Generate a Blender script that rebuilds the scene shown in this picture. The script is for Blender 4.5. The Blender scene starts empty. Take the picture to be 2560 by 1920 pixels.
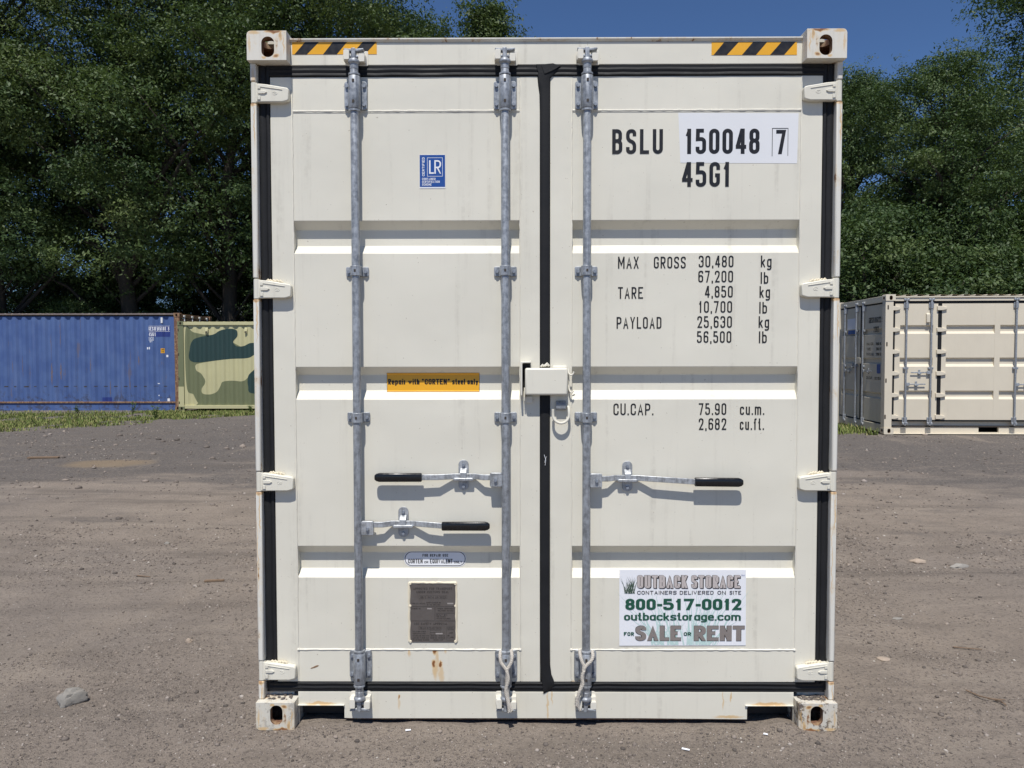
import bpy, bmesh, math, random
import numpy as np
from mathutils import Matrix, Vector, noise as mnoise

R = math.radians
random.seed(7)
rng = np.random.default_rng(11)
scene = bpy.context.scene
col = scene.collection

# ------------------------------------------------------------------ camera
cam_d = bpy.data.cameras.new('camera')
cam = bpy.data.objects.new('camera', cam_d)
col.objects.link(cam)
scene.camera = cam
cam_d.sensor_width = 36.0
cam_d.lens = 1923.0 / 2560.0 * 36.0
cam_d.clip_start = 0.05
cam_d.clip_end = 3000.0
CAM = Vector((-0.12117, -3.17290, 1.57511))
yaw, pit, rol = -0.00612, -0.037244, -0.001276
f_ = Vector((math.sin(yaw) * math.cos(pit), math.cos(yaw) * math.cos(pit), math.sin(pit)))
r0 = Vector((math.cos(yaw), -math.sin(yaw), 0))
u0 = r0.cross(f_)
r_ = math.cos(rol) * r0 + math.sin(rol) * u0
u_ = -math.sin(rol) * r0 + math.cos(rol) * u0
mw = Matrix((r_, u_, -f_)).transposed().to_4x4()
mw.translation = CAM
cam.matrix_world = mw

# ------------------------------------------------------------------ sky and sun
SUN_EL, SUN_AZ = 63.0, 6.5          # elevation; degrees to the left of straight behind the camera
world = bpy.data.worlds.new('World')
scene.world = world
world.use_nodes = True
wn = world.node_tree
sky = wn.nodes.new('ShaderNodeTexSky')
sky.sky_type = 'NISHITA'
sky.sun_disc = False
sky.sun_elevation = R(SUN_EL)
sky.sun_rotation = R(180 + SUN_AZ)
sky.air_density = 0.7
sky.dust_density = 0.0
sky.ozone_density = 10.0
sky.altitude = 100
wn.links.new(sky.outputs[0], wn.nodes['Background'].inputs[0])
wn.nodes['Background'].inputs[1].default_value = 0.104
sun_d = bpy.data.lights.new('sun', 'SUN')
sun_d.energy = 4.9
sun_d.angle = R(0.53)
sun_d.color = (1.0, 0.965, 0.91)
sun = bpy.data.objects.new('sun', sun_d)
col.objects.link(sun)
to_sun = Vector((-math.sin(R(SUN_AZ)) * math.cos(R(SUN_EL)), -math.cos(R(SUN_AZ)) * math.cos(R(SUN_EL)), math.sin(R(SUN_EL))))
sun.rotation_euler = to_sun.to_track_quat('Z', 'Y').to_euler()
sun.location = to_sun * 40
scene.view_settings.view_transform = 'Standard'
scene.view_settings.look = 'None'
scene.view_settings.exposure = 0.0
scene.view_settings.gamma = 1.0
scene.view_settings.use_curve_mapping = False

# ------------------------------------------------------------------ material helpers
class NT:
    def __init__(s, name):
        s.m = bpy.data.materials.new(name); s.m.use_nodes = True
        s.t = s.m.node_tree; s.b = s.t.nodes['Principled BSDF']
        s.co = s.t.nodes.new('ShaderNodeTexCoord')
    def n(s, typ, **kw):
        x = s.t.nodes.new('ShaderNode' + typ)
        for k, v in kw.items(): setattr(x, k, v)
        return x
    def l(s, a, b): s.t.links.new(a, b)
    def noise(s, scale, detail=4, rough=.55, stretch=None, vec=None):
        x = s.n('TexNoise'); x.inputs['Scale'].default_value = scale
        x.inputs['Detail'].default_value = detail; x.inputs['Roughness'].default_value = rough
        v = vec or s.co.outputs['Object']
        if stretch:
            mp = s.n('Mapping'); mp.inputs['Scale'].default_value = stretch
            s.l(v, mp.inputs['Vector']); v = mp.outputs[0]
        s.l(v, x.inputs['Vector']); return x.outputs['Fac']
    def ramp(s, fac, a, b, lo=0.0, hi=1.0):
        x = s.n('MapRange'); x.interpolation_type = 'SMOOTHSTEP'
        for i, v in zip((1, 2, 3, 4), (a, b, lo, hi)): x.inputs[i].default_value = v
        s.l(fac, x.inputs[0]); return x.outputs[0]
    def mix(s, fac, a, b, mode='MIX'):
        x = s.n('Mix', data_type='RGBA', blend_type=mode)
        if isinstance(fac, (int, float)): x.inputs[0].default_value = fac
        else: s.l(fac, x.inputs[0])
        for i, c in ((6, a), (7, b)):
            if isinstance(c, tuple): x.inputs[i].default_value = (*c[:3], 1)
            else: s.l(c, x.inputs[i])
        return x.outputs[2]
    def math(s, op, a, b=None, c=None):
        x = s.n('Math', operation=op)
        for i, v in enumerate((a, b, c)):
            if v is None: continue
            if isinstance(v, (int, float)): x.inputs[i].default_value = v
            else: s.l(v, x.inputs[i])
        return x.outputs[0]
    def bump(s, h, strength=.2, dist=.01):
        x = s.n('Bump'); x.inputs['Strength'].default_value = strength; x.inputs['Distance'].default_value = dist
        s.l(h, x.inputs['Height']); s.l(x.outputs[0], s.b.inputs['Normal'])
    def color(s, c):
        if isinstance(c, tuple): s.b.inputs['Base Color'].default_value = (*c[:3], 1)
        else: s.l(c, s.b.inputs['Base Color'])
    def rough(s, r):
        if isinstance(r, (int, float)): s.b.inputs['Roughness'].default_value = r
        else: s.l(r, s.b.inputs['Roughness'])
    def spec(s, v): s.b.inputs['Specular IOR Level'].default_value = v

RUST = (0.20, 0.075, 0.022)

def paint(name, c, rough=.42, dirt=.25, rust=0.0, dirtcol=(.30, .27, .22), spots=(), dent=.0, chips=0.0):
    t = NT(name)
    n1 = t.noise(2.2, 3); n2 = t.noise(1.0, 5, .6, (26, 26, 1.3)); n3 = t.noise(38, 4, .6)
    base = t.mix(t.ramp(n1, .3, .75), tuple(v * .965 for v in c), tuple(min(1, v * 1.02) for v in c))
    s = t.math('MULTIPLY', t.ramp(n2, .52, .80), t.ramp(n3, .25, .7))
    base = t.mix(t.math('MULTIPLY', s, dirt), base, dirtcol)
    sp = t.ramp(t.noise(95, 2, .5), .735, .775, 0, .6 * min(1, dirt * 3))
    base = t.mix(sp, base, (.24, .19, .13))
    if chips:
        base = t.mix(t.ramp(t.noise(22, 6, .72), .50, .57, 0, chips), base, (.10, .075, .06))
    if rust:
        k = t.math('ADD', t.math('MULTIPLY', t.noise(9, 6, .7), .6), t.math('MULTIPLY', t.noise(1, 4, .6, (45, 45, 5)), .45))
        halo = t.ramp(k, .60 - rust * .12, .72 - rust * .1, 0, .55)
        base = t.mix(halo, base, (.62, .47, .27))
        core = t.ramp(k, .70 - rust * .14, .74 - rust * .12)
        base = t.mix(core, base, RUST)
    if spots:
        sx = t.n('SeparateXYZ')
        ds = t.n('TexNoise'); ds.inputs['Scale'].default_value = 34; ds.inputs['Detail'].default_value = 3
        t.l(t.co.outputs['Object'], ds.inputs['Vector'])
        ad = t.n('VectorMath', operation='MULTIPLY_ADD')
        t.l(ds.outputs['Color'], ad.inputs[0]); ad.inputs[1].default_value = (.022,) * 3
        t.l(t.co.outputs['Object'], ad.inputs[2])
        sub = t.n('VectorMath', operation='SUBTRACT'); t.l(ad.outputs[0], sub.inputs[0]); sub.inputs[1].default_value = (.011,) * 3
        t.l(sub.outputs[0], sx.inputs[0])
        acc = None
        for (x, z, rx, rz, a) in spots:
            dx = t.math('DIVIDE', t.math('SUBTRACT', sx.outputs[0], x), rx)
            dz = t.math('DIVIDE', t.math('SUBTRACT', sx.outputs[2], z), rz)
            d = t.math('ADD', t.math('MULTIPLY', dx, dx), t.math('MULTIPLY', dz, dz))
            v = t.ramp(d, 1.0, .05, 0, a)
            acc = v if acc is None else t.math('MAXIMUM', acc, v)
        base = t.mix(t.math('MINIMUM', t.math('MULTIPLY', acc, 1.3), .75), base, (.62, .40, .16))
        base = t.mix(t.ramp(acc, .62, .95), base, (.23, .09, .03))
    t.color(base)
    t.rough(t.ramp(n3, .2, .8, rough - .06, rough + .12))
    if dent: t.bump(t.math('ADD', t.noise(1.7, 2, .4), t.math('MULTIPLY', t.noise(6.5, 2, .4), .16)), dent, .05)
    return t.m

def plain(name, c, rough=.5, metal=0.0, var=.12, scale=20, spec=.5, bump=0.0, bscale=60):
    t = NT(name)
    n = t.noise(scale, 4, .6)
    t.color(t.mix(n, tuple(v * (1 - var) for v in c), tuple(min(1, v * (1 + var)) for v in c)))
    t.rough(t.ramp(n, .3, .7, max(.05, rough - .08), min(1, rough + .08)))
    t.b.inputs['Metallic'].default_value = metal; t.spec(spec)
    if bump: t.bump(t.noise(bscale, 5, .6), bump, .01)
    return t.m

WHITE = (.715, .685, .585)
M = {}
M['white'] = paint('white_paint', WHITE, .40, .38, dent=.30)
M['whitepost'] = paint('post_paint', (.70, .68, .615), .45, .45, rust=.55, spots=[s for sx in (-1.206, 1.206) for z in (2.614, 1.809, 1.002, .196) for s in
    ((sx, z, .022, .016, .8), (sx + .004, z - .09, .004, .11, .55))] + [(-1.205, 2.72, .012, .05, .45), (-1.212, .74, .003, .22, .45), (1.200, .7, .003, .2, .4)])
CSP = ((.11, -.003, .05, .009, .9), (.138, -.018, .010, .03, .75), (.03, -.006, .03, .008, .6), (.118, -.102, .014, .012, .85), (.070, -.108, .012, .008, .6), (.010, -.05, .006, .05, .45), (.15, -.055, .004, .05, .5))
M['whitecast'] = paint('casting_paint', (.68, .65, .575), .5, .6, rust=.60, spots=CSP)
M['whitecast3'] = paint('casting_paint_dirty', (.64, .61, .53), .55, .9, rust=.72, spots=CSP, chips=.35)
M['whitecast2'] = paint('casting_paint_worn', (.60, .57, .50), .55, .8, rust=.78, chips=.95, spots=CSP)
M['stained'] = paint('stained_paint', WHITE, .42, .30, spots=(
    (-.470, .318, .012, .024, .95), (-.462, .27, .008, .09, .45), (-.477, .258, .011, .024, .95), (-.448, .258, .012, .018, .95),
    (-.470, .235, .014, .055, .55), (-.445, .22, .016, .06, .45), (-.580, .325, .010, .040, .55), (-.425, .325, .012, .03, .55),
    (-.555, .335, .018, .02, .35), (-.625, .118, .006, .014, .85), (-.626, .09, .008, .035, .35), (.01, .075, .005, .10, .5), (.028, .12, .004, .04, .5),
    (.05, .185, .09, .010, .9), (.16, .185, .03, .008, .8), (.755, .105, .004, .05, .5), (.79, .12, .004, .03, .6), (.95, .09, .09, .009, .7), (-.96, .09, .08, .008, .6), (.78, .035, .08, .008, .6)))
M['keeper'] = paint('keeper_paint', (.73, .70, .61), .45, .2)
M['rubber'] = plain('gasket_rubber', (.015, .0155, .017), .62, 0, .35, 8, .25, .12, 90)
M['rubbergrip'] = plain('grip_rubber', (.008, .008, .009), .28, 0, .2, 30, .5)
M['dark'] = plain('dark_underside', (.05, .04, .033), .8, 0, .4)

def galv(name, c, metal, rough):
    t = NT(name)
    n = t.noise(46, 6, .72); n2 = t.noise(1, 5, .65, (110, 110, 7))
    k = t.math('ADD', t.math('MULTIPLY', n, .6), t.math('MULTIPLY', n2, .4))
    t.color(t.mix(t.ramp(k, .36, .62), tuple(v * .62 for v in c), tuple(v * 1.28 for v in c)))
    t.rough(t.ramp(n, .3, .7, rough - .1, rough + .12)); t.b.inputs['Metallic'].default_value = metal
    t.bump(n, .10, .004)
    return t.m
M['galv'] = galv('galvanised_steel', (.315, .335, .36), .35, .46)
M['zinc'] = galv('bright_zinc', (.40, .415, .43), .45, .42)
M['bolt'] = galv('bolt_steel', (.25, .275, .315), .4, .45)
M['rope'] = plain('rope_fibre', (.50, .46, .40), .9, 0, .3, 160)
M['black'] = plain('black_print', (.010, .009, .010), .45, 0, .2, 40)
M['yellow'] = plain('yellow_print', (.80, .40, .022), .38, 0, .04, 9)
M['blueprint'] = plain('blue_print', (.018, .075, .30), .35, 0, .06, 9)
M['whiteprint'] = plain('white_print', (.80, .81, .84), .40, 0, .03, 6)
M['patch'] = plain('white_patch_film', (.75, .755, .765), .35, 0, .03, 4)
M['plate'] = plain('stainless_plate', (.145, .128, .118), .42, .35, .18, 60)
M['plateink'] = plain('engraved_ink', (.030, .024, .021), .6)
M['platelight'] = plain('stamped_field', (.32, .29, .27), .5)
M['putty'] = plain('sealant', (.74, .66, .50), .6, 0, .06, 30)
M['taupe'] = plain('taupe_print', (.235, .205, .19), .45, 0, .1, 60)
M['taupelight'] = plain('pale_taupe_print', (.50, .45, .43), .45, 0, .05)
M['green'] = plain('dark_green_print', (.012, .085, .052), .45, 0, .05)
M['teal'] = plain('pale_teal_print', (.50, .66, .63), .45, 0, .1, 90)
M['rustm'] = paint('rusty_steel', (.17, .085, .05), .8, .6, rust=.9, dirtcol=(.06, .03, .02))

# ------------------------------------------------------------------ mesh helpers
class MB:
    def __init__(s, mtx=None):
        s.v = []; s.f = []; s.M = mtx
    def add(s, vs, fs):
        o = len(s.v)
        if s.M is not None: vs = [tuple(s.M @ Vector(p)) for p in vs]
        s.v += [tuple(p) for p in vs]; s.f += [tuple(i + o for i in f) for f in fs]
        return s
    def box(s, x0, x1, y0, y1, z0, z1):
        return s.add([(x0, y0, z0), (x1, y0, z0), (x1, y1, z0), (x0, y1, z0), (x0, y0, z1), (x1, y0, z1), (x1, y1, z1), (x0, y1, z1)],
                     [(0, 3, 2, 1), (4, 5, 6, 7), (0, 1, 5, 4), (1, 2, 6, 5), (2, 3, 7, 6), (3, 0, 4, 7)])
    def prism(s, poly, axis, a, b):
        n = len(poly)
        def P(p, t):
            return {'x': (t, p[0], p[1]), 'y': (p[0], t, p[1]), 'z': (p[0], p[1], t)}[axis]
        vs = [P(p, a) for p in poly] + [P(p, b) for p in poly]
        return s.add(vs, [tuple(range(n)), tuple(range(2 * n - 1, n - 1, -1))] + [(i, i + n, (i + 1) % n + n, (i + 1) % n) for i in range(n)])
    def cyl(s, p0, p1, r, r1=None, n=18, caps=True):
        p0 = Vector(p0); p1 = Vector(p1); r1 = r if r1 is None else r1
        d = (p1 - p0).normalized(); a = d.orthogonal().normalized(); b = d.cross(a)
        vs = [p0 + (a * math.cos(t) + b * math.sin(t)) * r for t in [2 * math.pi * i / n for i in range(n)]]
        vs += [p1 + (a * math.cos(t) + b * math.sin(t)) * r1 for t in [2 * math.pi * i / n for i in range(n)]]
        fs = [(i, (i + 1) % n, (i + 1) % n + n, i + n) for i in range(n)]
        if caps: fs += [tuple(range(n - 1, -1, -1)), tuple(range(n, 2 * n))]
        return s.add(vs, fs)
    def lathe_z(s, x, y, prof, n=20):
        vs = []; fs = []
        for r, z in prof:
            vs += [(x + r * math.cos(2 * math.pi * i / n), y + r * math.sin(2 * math.pi * i / n), z) for i in range(n)]
        for k in range(len(prof) - 1):
            fs += [(k * n + i, k * n + (i + 1) % n, (k + 1) * n + (i + 1) % n, (k + 1) * n + i) for i in range(n)]
        fs += [tuple(range(n - 1, -1, -1)), tuple(range((len(prof) - 1) * n, len(prof) * n))]
        return s.add(vs, fs)
    def tube(s, pts, r, n=8, closed=False):
        pts = [Vector(p) for p in pts]; m = len(pts); rs = r if isinstance(r, (list, tuple)) else [r] * m
        vs = []; prev = None
        for i, p in enumerate(pts):
            a = pts[i - 1] if (i or closed) else p; b = pts[(i + 1) % m] if (i < m - 1 or closed) else p
            d = (b - a).normalized()
            if prev is None: u = d.orthogonal().normalized()
            else: u = (prev - d * prev.dot(d)).normalized()
            prev = u; w = d.cross(u)
            vs += [p + (u * math.cos(2 * math.pi * k / n) + w * math.sin(2 * math.pi * k / n)) * rs[i] for k in range(n)]
        fs = []
        for i in range(m if closed else m - 1):
            j = (i + 1) % m
            fs += [(i * n + k, i * n + (k + 1) % n, j * n + (k + 1) % n, j * n + k) for k in range(n)]
        if not closed: fs += [tuple(range(n - 1, -1, -1)), tuple(range((m - 1) * n, m * n))]
        return s.add(vs, fs)
    def flat(s, poly, y):
        return s.add([(p[0], y, p[1]) for p in poly], [tuple(range(len(poly)))])
    def mesh(s, name):
        me = bpy.data.meshes.new(name); me.from_pydata(s.v, [], s.f); me.update(); return me
    def build(s, name, mat, parent=None, bevel=0, smooth=35, seg=2, fix=True):
        me = s.mesh(name)
        if fix:
            bm = bmesh.new(); bm.from_mesh(me); bmesh.ops.recalc_face_normals(bm, faces=bm.faces); bm.to_mesh(me); bm.free()
        return link(name, me, mat, parent, bevel, smooth, seg)

def link(name, me, mat, parent=None, bevel=0, smooth=35, seg=2):
    if mat is not None and not me.materials: me.materials.append(M[mat] if isinstance(mat, str) else mat)
    if smooth:
        me.polygons.foreach_set('use_smooth', [True] * len(me.polygons)); me.set_sharp_from_angle(angle=R(smooth))
    o = bpy.data.objects.new(name, me); col.objects.link(o)
    if parent is not None: o.parent = parent
    if bevel:
        b = o.modifiers.new('bevel', 'BEVEL'); b.width = bevel; b.segments = seg; b.limit_method = 'ANGLE'; b.angle_limit = R(40); b.harden_normals = False
    return o

def empty(name, loc=(0, 0, 0), rz=0, label=None, cat=None, group=None):
    o = bpy.data.objects.new(name, None); col.objects.link(o); o.location = loc; o.rotation_euler = (0, 0, rz)
    o.empty_display_size = .2
    return tag(o, label, cat, group)
def tag(o, label=None, cat=None, group=None, kind=None):
    for k, v in (('label', label), ('category', cat), ('group', group), ('kind', kind)):
        if v: o[k] = v
    return o
def copy_part(o, parent, name=None):
    c = o.copy(); col.objects.link(c); c.parent = parent
    if name: c.name = name
    return c

def rrect(x0, x1, z0, z1, r, n=5):
    pts = []
    for cx, cz, a0 in ((x1 - r, z0 + r, -90), (x1 - r, z1 - r, 0), (x0 + r, z1 - r, 90), (x0 + r, z0 + r, 180)):
        for i in range(n + 1):
            a = R(a0 + 90 * i / n); pts.append((cx + r * math.cos(a), cz + r * math.sin(a)))
    return pts

# ------------------------------------------------------------------ stroke lettering
r1_ = 1
G = {
'A': [[(0,0),(.5,1),(1,0)],[(.17,.30),(.83,.30)]],
'B': [[(0,0),(0,1)],[(0,1),(.94,1,1),(.94,.53,1),(0,.53)],[(0,.53),(1,.53,1),(1,0,1),(0,0)]],
'C': [[(1,.68),(1,1,1),(0,1,1),(0,0,1),(1,0,1),(1,.32)]],
'D': [[(0,0),(0,1),(1,1,1),(1,0,1),'c']],
'E': [[(1,1),(0,1),(0,0),(1,0)],[(0,.52),(.85,.52)]],
'F': [[(1,1),(0,1),(0,0)],[(0,.52),(.85,.52)]],
'G': [[(1,.72),(1,1,1),(0,1,1),(0,0,1),(1,0,1),(1,.46),(.55,.46)]],
'H': [[(0,0),(0,1)],[(1,0),(1,1)],[(0,.52),(1,.52)]],
'I': [[(.5,0),(.5,1)]],
'K': [[(0,0),(0,1)],[(1,1),(.05,.42)],[(.30,.56),(1,0)]],
'L': [[(0,1),(0,0),(1,0)]],
'M': [[(0,0),(0,1)],[(0,1),(.5,.28),(1,1)],[(1,0),(1,1)]],
'N': [[(0,0),(0,1)],[(0,1),(1,0)],[(1,0),(1,1)]],
'O': [[(0,0,1),(0,1,1),(1,1,1),(1,0,1),'c']],
'P': [[(0,0),(0,1)],[(0,1),(1,1,1),(1,.44,1),(0,.44)]],
'Q': [[(0,0,1),(0,1,1),(1,1,1),(1,0,1),'c'],[(.55,.3),(1,0)]],
'R': [[(0,0),(0,1)],[(0,1),(1,1,1),(1,.46,1),(0,.46)],[(.42,.46),(1,0)]],
'S': [[(1,.76),(1,1,1),(0,1,1),(0,.56,1),(1,.46,1),(1,0,1),(0,0,1),(0,.24)]],
'T': [[(0,1),(1,1)],[(.5,0),(.5,1)]],
'U': [[(0,1),(0,0,1),(1,0,1),(1,1)]],
'V': [[(0,1),(.5,0),(1,1)]],
'W': [[(0,1),(.25,0),(.5,.8),(.75,0),(1,1)]],
'X': [[(0,1),(1,0)],[(0,0),(1,1)]],
'Y': [[(0,1),(.5,.45),(1,1)],[(.5,.45),(.5,0)]],
'Z': [[(0,1),(1,1),(0,0),(1,0)]],
'0': [[(0,0,1),(0,1,1),(1,1,1),(1,0,1),'c']],
'1': [[(.55,0),(.55,1)],[(.10,.74),(.55,.97)]],
'2': [[(0,.70),(0,1,1),(1,1,1),(1,.60,1),(0,0),(1,0)]],
'3': [[(0,.76),(0,1,1),(1,1,1),(1,.53,1),(.4,.53)],[(.4,.53),(1,.53,1),(1,0,1),(0,0,1),(0,.24)]],
'4': [[(.76,0),(.76,1)],[(.62,1),(0,.27)],[(0,.24),(1,.24)]],
'5': [[(.95,1),(.05,1),(.02,.60),(1,.62,1),(1,0,1),(0,0,1),(0,.25)]],
'6': [[(0,.58,1),(1,.58,1),(1,0,1),(0,0,1),'c'],[(0,.30),(0,1,1),(1,1,1),(1,.80)]],
'7': [[(0,1),(1,1),(.38,0)]],
'8': [[(.03,.53,1),(.03,1,1),(.97,1,1),(.97,.53,1),'c'],[(0,0,1),(0,.53,1),(1,.53,1),(1,0,1),'c']],
'9': [[(0,.42,1),(0,1,1),(1,1,1),(1,.42,1),'c'],[(1,.70),(1,0,1),(0,0,1),(0,.20)]],
'a': [[(0,0,1),(0,.68,1),(1,.68,1),(1,0,1),'c'],[(1,0),(1,.68)]],
'b': [[(0,0,1),(0,.68,1),(1,.68,1),(1,0,1),'c'],[(0,0),(0,1)]],
'c': [[(1,.50),(1,.68,1),(0,.68,1),(0,0,1),(1,0,1),(1,.18)]],
'd': [[(0,0,1),(0,.68,1),(1,.68,1),(1,0,1),'c'],[(1,0),(1,1)]],
'e': [[(.1,.34),(1,.34)],[(1,.34),(1,.68,1),(0,.68,1),(0,0,1),(1,0,1),(1,.10)]],
'f': [[(.35,0),(.35,1,1),(1,1)],[(0,.66),(.9,.66)]],
'g': [[(0,0,1),(0,.68,1),(1,.68,1),(1,0,1),'c'],[(1,.68),(1,-.28,1),(0,-.28,1),(0,-.2)]],
'h': [[(0,0),(0,1)],[(0,.68),(1,.68,1),(1,0)]],
'i': [[(.5,0),(.5,.68)],[(.5,.93),(.5,1)]],
'k': [[(0,0),(0,1)],[(1,.68),(.05,.28)],[(.30,.40),(1,0)]],
'l': [[(.5,0),(.5,1)]],
'm': [[(0,0),(0,.68)],[(0,.68),(.5,.68,1),(.5,0)],[(.5,.68),(1,.68,1),(1,0)]],
'n': [[(0,0),(0,.68)],[(0,.68),(1,.68,1),(1,0)]],
'o': [[(0,0,1),(0,.68,1),(1,.68,1),(1,0,1),'c']],
'p': [[(0,0,1),(0,.68,1),(1,.68,1),(1,0,1),'c'],[(0,-.28),(0,.68)]],
'r': [[(0,0),(0,.68)],[(0,.68),(.9,.68)]],
's': [[(1,.54),(1,.68,1),(0,.68,1),(0,.36,1),(1,.32,1),(1,0,1),(0,0,1),(0,.14)]],
't': [[(.4,1),(.4,0,1),(1,0)],[(0,.68),(.9,.68)]],
'u': [[(0,.68),(0,0,1),(1,0,1),(1,.68)],[(1,0),(1,.68)]],
'w': [[(0,.68),(.25,0),(.5,.6),(.75,0),(1,.68)]],
'y': [[(0,.68),(.5,0)],[(1,.68),(.3,-.28)]],
'.': [[(.5,0),(.5,.09)]], ',': [[(.5,0),(.5,.09)],[(.5,.0),(.3,-.16)]], '-': [[(0,.42),(1,.42)]], '/': [[(0,0),(1,1)]], ':': [[(.5,.0),(.5,.03)],[(.5,.55),(.5,.58)]],
"'": [[(.5,.8),(.5,1)]], '"': [[(.2,.75),(.3,1)],[(.7,.75),(.8,1)]],
}
WF = {'I': .42, '1': .72, '.': .42, ',': .42, 'i': .42, 'l': .42, ':': .42, "'": .4, 'M': 1.28, 'm': 1.55, 'W': 1.45, 'w': 1.45, '-': .75, 't': .72, 'f': .72, 'r': .70, ' ': .75, 'L': .9, 'A': 1.06, 'V': 1.06, '"': .8}
for ch in '.,il:I': WF[ch] = None      # as narrow as the stroke

def _round(pts, closed, rad):
    out = []; n = len(pts)
    for i, p in enumerate(pts):
        P = Vector(p[:2])
        if len(p) < 3 or (not closed and i in (0, n - 1)): out.append(P); continue
        A = Vector(pts[i - 1][:2]); B = Vector(pts[(i + 1) % n][:2])
        la, lb = (A - P).length, (B - P).length
        d = min(rad, la * .5, lb * .5) if True else rad
        s = P + (A - P) / max(la, 1e-9) * d; e = P + (B - P) / max(lb, 1e-9) * d
        c1 = s + (P - s) * .5523; c2 = e + (P - e) * .5523
        for k in range(6):
            t = k / 5; out.append(s * (1 - t) ** 3 + c1 * 3 * t * (1 - t) ** 2 + c2 * 3 * t * t * (1 - t) + e * t ** 3)
    res = [out[0]]
    for q in out[1:]:
        if (q - res[-1]).length > 1e-5: res.append(q)
    if closed and (res[0] - res[-1]).length < 1e-5: res.pop()
    return res

def _stroke(pts, s, closed, ylo, yhi, xlo, xhi):
    n = len(pts); L = []; Rr = []
    for i, p in enumerate(pts):
        d0 = (p - pts[i - 1]).normalized() if (i or closed) else None
        d1 = (pts[(i + 1) % n] - p).normalized() if (i < n - 1 or closed) else None
        if d0 is None: d0 = d1
        if d1 is None: d1 = d0
        n0 = Vector((-d0.y, d0.x)); n1 = Vector((-d1.y, d1.x)); m = (n0 + n1)
        m = m.normalized() if m.length > 1e-6 else n0
        k = 1 / max(m.dot(n0), .42)
        L.append(p + m * s / 2 * k); Rr.append(p - m * s / 2 * k)
    if not closed:
        for idx, sg in ((0, -1), (-1, 1)):
            q = pts[1] if idx == 0 else pts[-2]; p = pts[idx]; d = (p - q).normalized()
            ext = (abs(d.x) < .05 and any(abs(p.y - v) < 1e-3 for v in (ylo + s / 2, yhi - s / 2, s / 2 + .68 * (1 - s), s / 2 - .28 * (1 - s)))) or (abs(d.y) < .05 and (abs(p.x - xlo) < 1e-3 or abs(p.x - xhi) < 1e-3))
            if ext:
                L[idx] = L[idx] + d * s * .5; Rr[idx] = Rr[idx] + d * s * .5
            elif abs(d.y) > .3 and (abs(p.y - (ylo + s / 2)) < 1e-4 or abs(p.y - (yhi - s / 2)) < 1e-4):
                ty = ylo if p.y < (ylo + yhi) / 2 else yhi
                for A in (L, Rr): A[idx] = A[idx] + d * ((ty - A[idx].y) / d.y)
    return L, Rr

def letters(mb, text, x0, z0, H, w, s, gap, y, rr=.5, dy=-.00012, xs=1.0):
    """flat stroke lettering facing -y; w, s, gap are fractions of the cap height H; returns the end x"""
    x = x0
    for ch in text:
        fac = WF.get(ch, 1.0)
        gw = s * 1.05 if fac is None else w * fac
        if ch != ' ':
            g = G.get(ch)
            if g is None: g = G['O']
            for k, st in enumerate(g):
                closed = st[-1] == 'c'; pts = st[:-1] if closed else st
                mp = [(s / 2 + p[0] * (gw - s), s / 2 + p[1] * (1 - s)) + tuple(p[2:]) for p in pts]
                pl = _round(mp, closed, rr * (w - s))
                L, Rr = _stroke(pl, s, closed, 0, 1, s / 2, gw - s / 2)
                for A_ in (L, Rr):
                    for q_ in A_: q_.x = min(gw, max(0, q_.x)); q_.y = min(1, q_.y)
                if min(p[1] for p in pts) >= 0:
                    for A_ in (L, Rr):
                        for q_ in A_: q_.y = max(0, q_.y)
                yy = y + dy * (k + 1); n = len(pl)
                vs = [(x + q.x * H * xs, yy, z0 + q.y * H) for q in L] + [(x + q.x * H * xs, yy, z0 + q.y * H) for q in Rr]
                mb.add(vs, [(i + n, (i + 1) % n + n, (i + 1) % n, i) for i in range(n if closed else n - 1)])
        x += (gw + gap) * H * xs
    return x - gap * H * xs

def fit(mb, text, x0, x1, z0, H, s, gap, y, **k):
    lo, hi = s * 1.2, 3.0
    dummy = MB()
    def width(w):
        t = 0
        for ch in text:
            fac = WF.get(ch, 1.0); t += (s * 1.05 if fac is None else w * fac) + gap
        return (t - gap) * H * k.get('xs', 1.0)
    for _ in range(40):
        m = (lo + hi) / 2
        if width(m) > x1 - x0: hi = m
        else: lo = m
    return letters(mb, text, x0, z0, H, lo, s, gap, y, **k)

def words(parent, mat, items, post=None, kind=None):
    for it in items:
        kw = it[8] if len(it) > 8 else {}
        m_ = MB(); fit(m_, *it[:8], **kw)
        o_ = m_.build('lettering', mat, parent, smooth=0, fix=False)
        if post: post(o_)
        if kind: o_['kind'] = kind

def drape(me, cuts, fn, axis):
    """cut a flat sheet at the given coordinates and lay it on a folded surface y = fn(c) - original offset"""
    bm = bmesh.new(); bm.from_mesh(me)
    nrm = Vector((1, 0, 0)) if axis == 0 else Vector((0, 0, 1))
    for c in cuts:
        bmesh.ops.bisect_plane(bm, geom=bm.verts[:] + bm.edges[:] + bm.faces[:], dist=1e-6, plane_co=nrm * c, plane_no=nrm)
    for v in bm.verts: v.co.y += fn(v.co[axis])
    bm.to_mesh(me); bm.free(); me.update()
    return me
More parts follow.
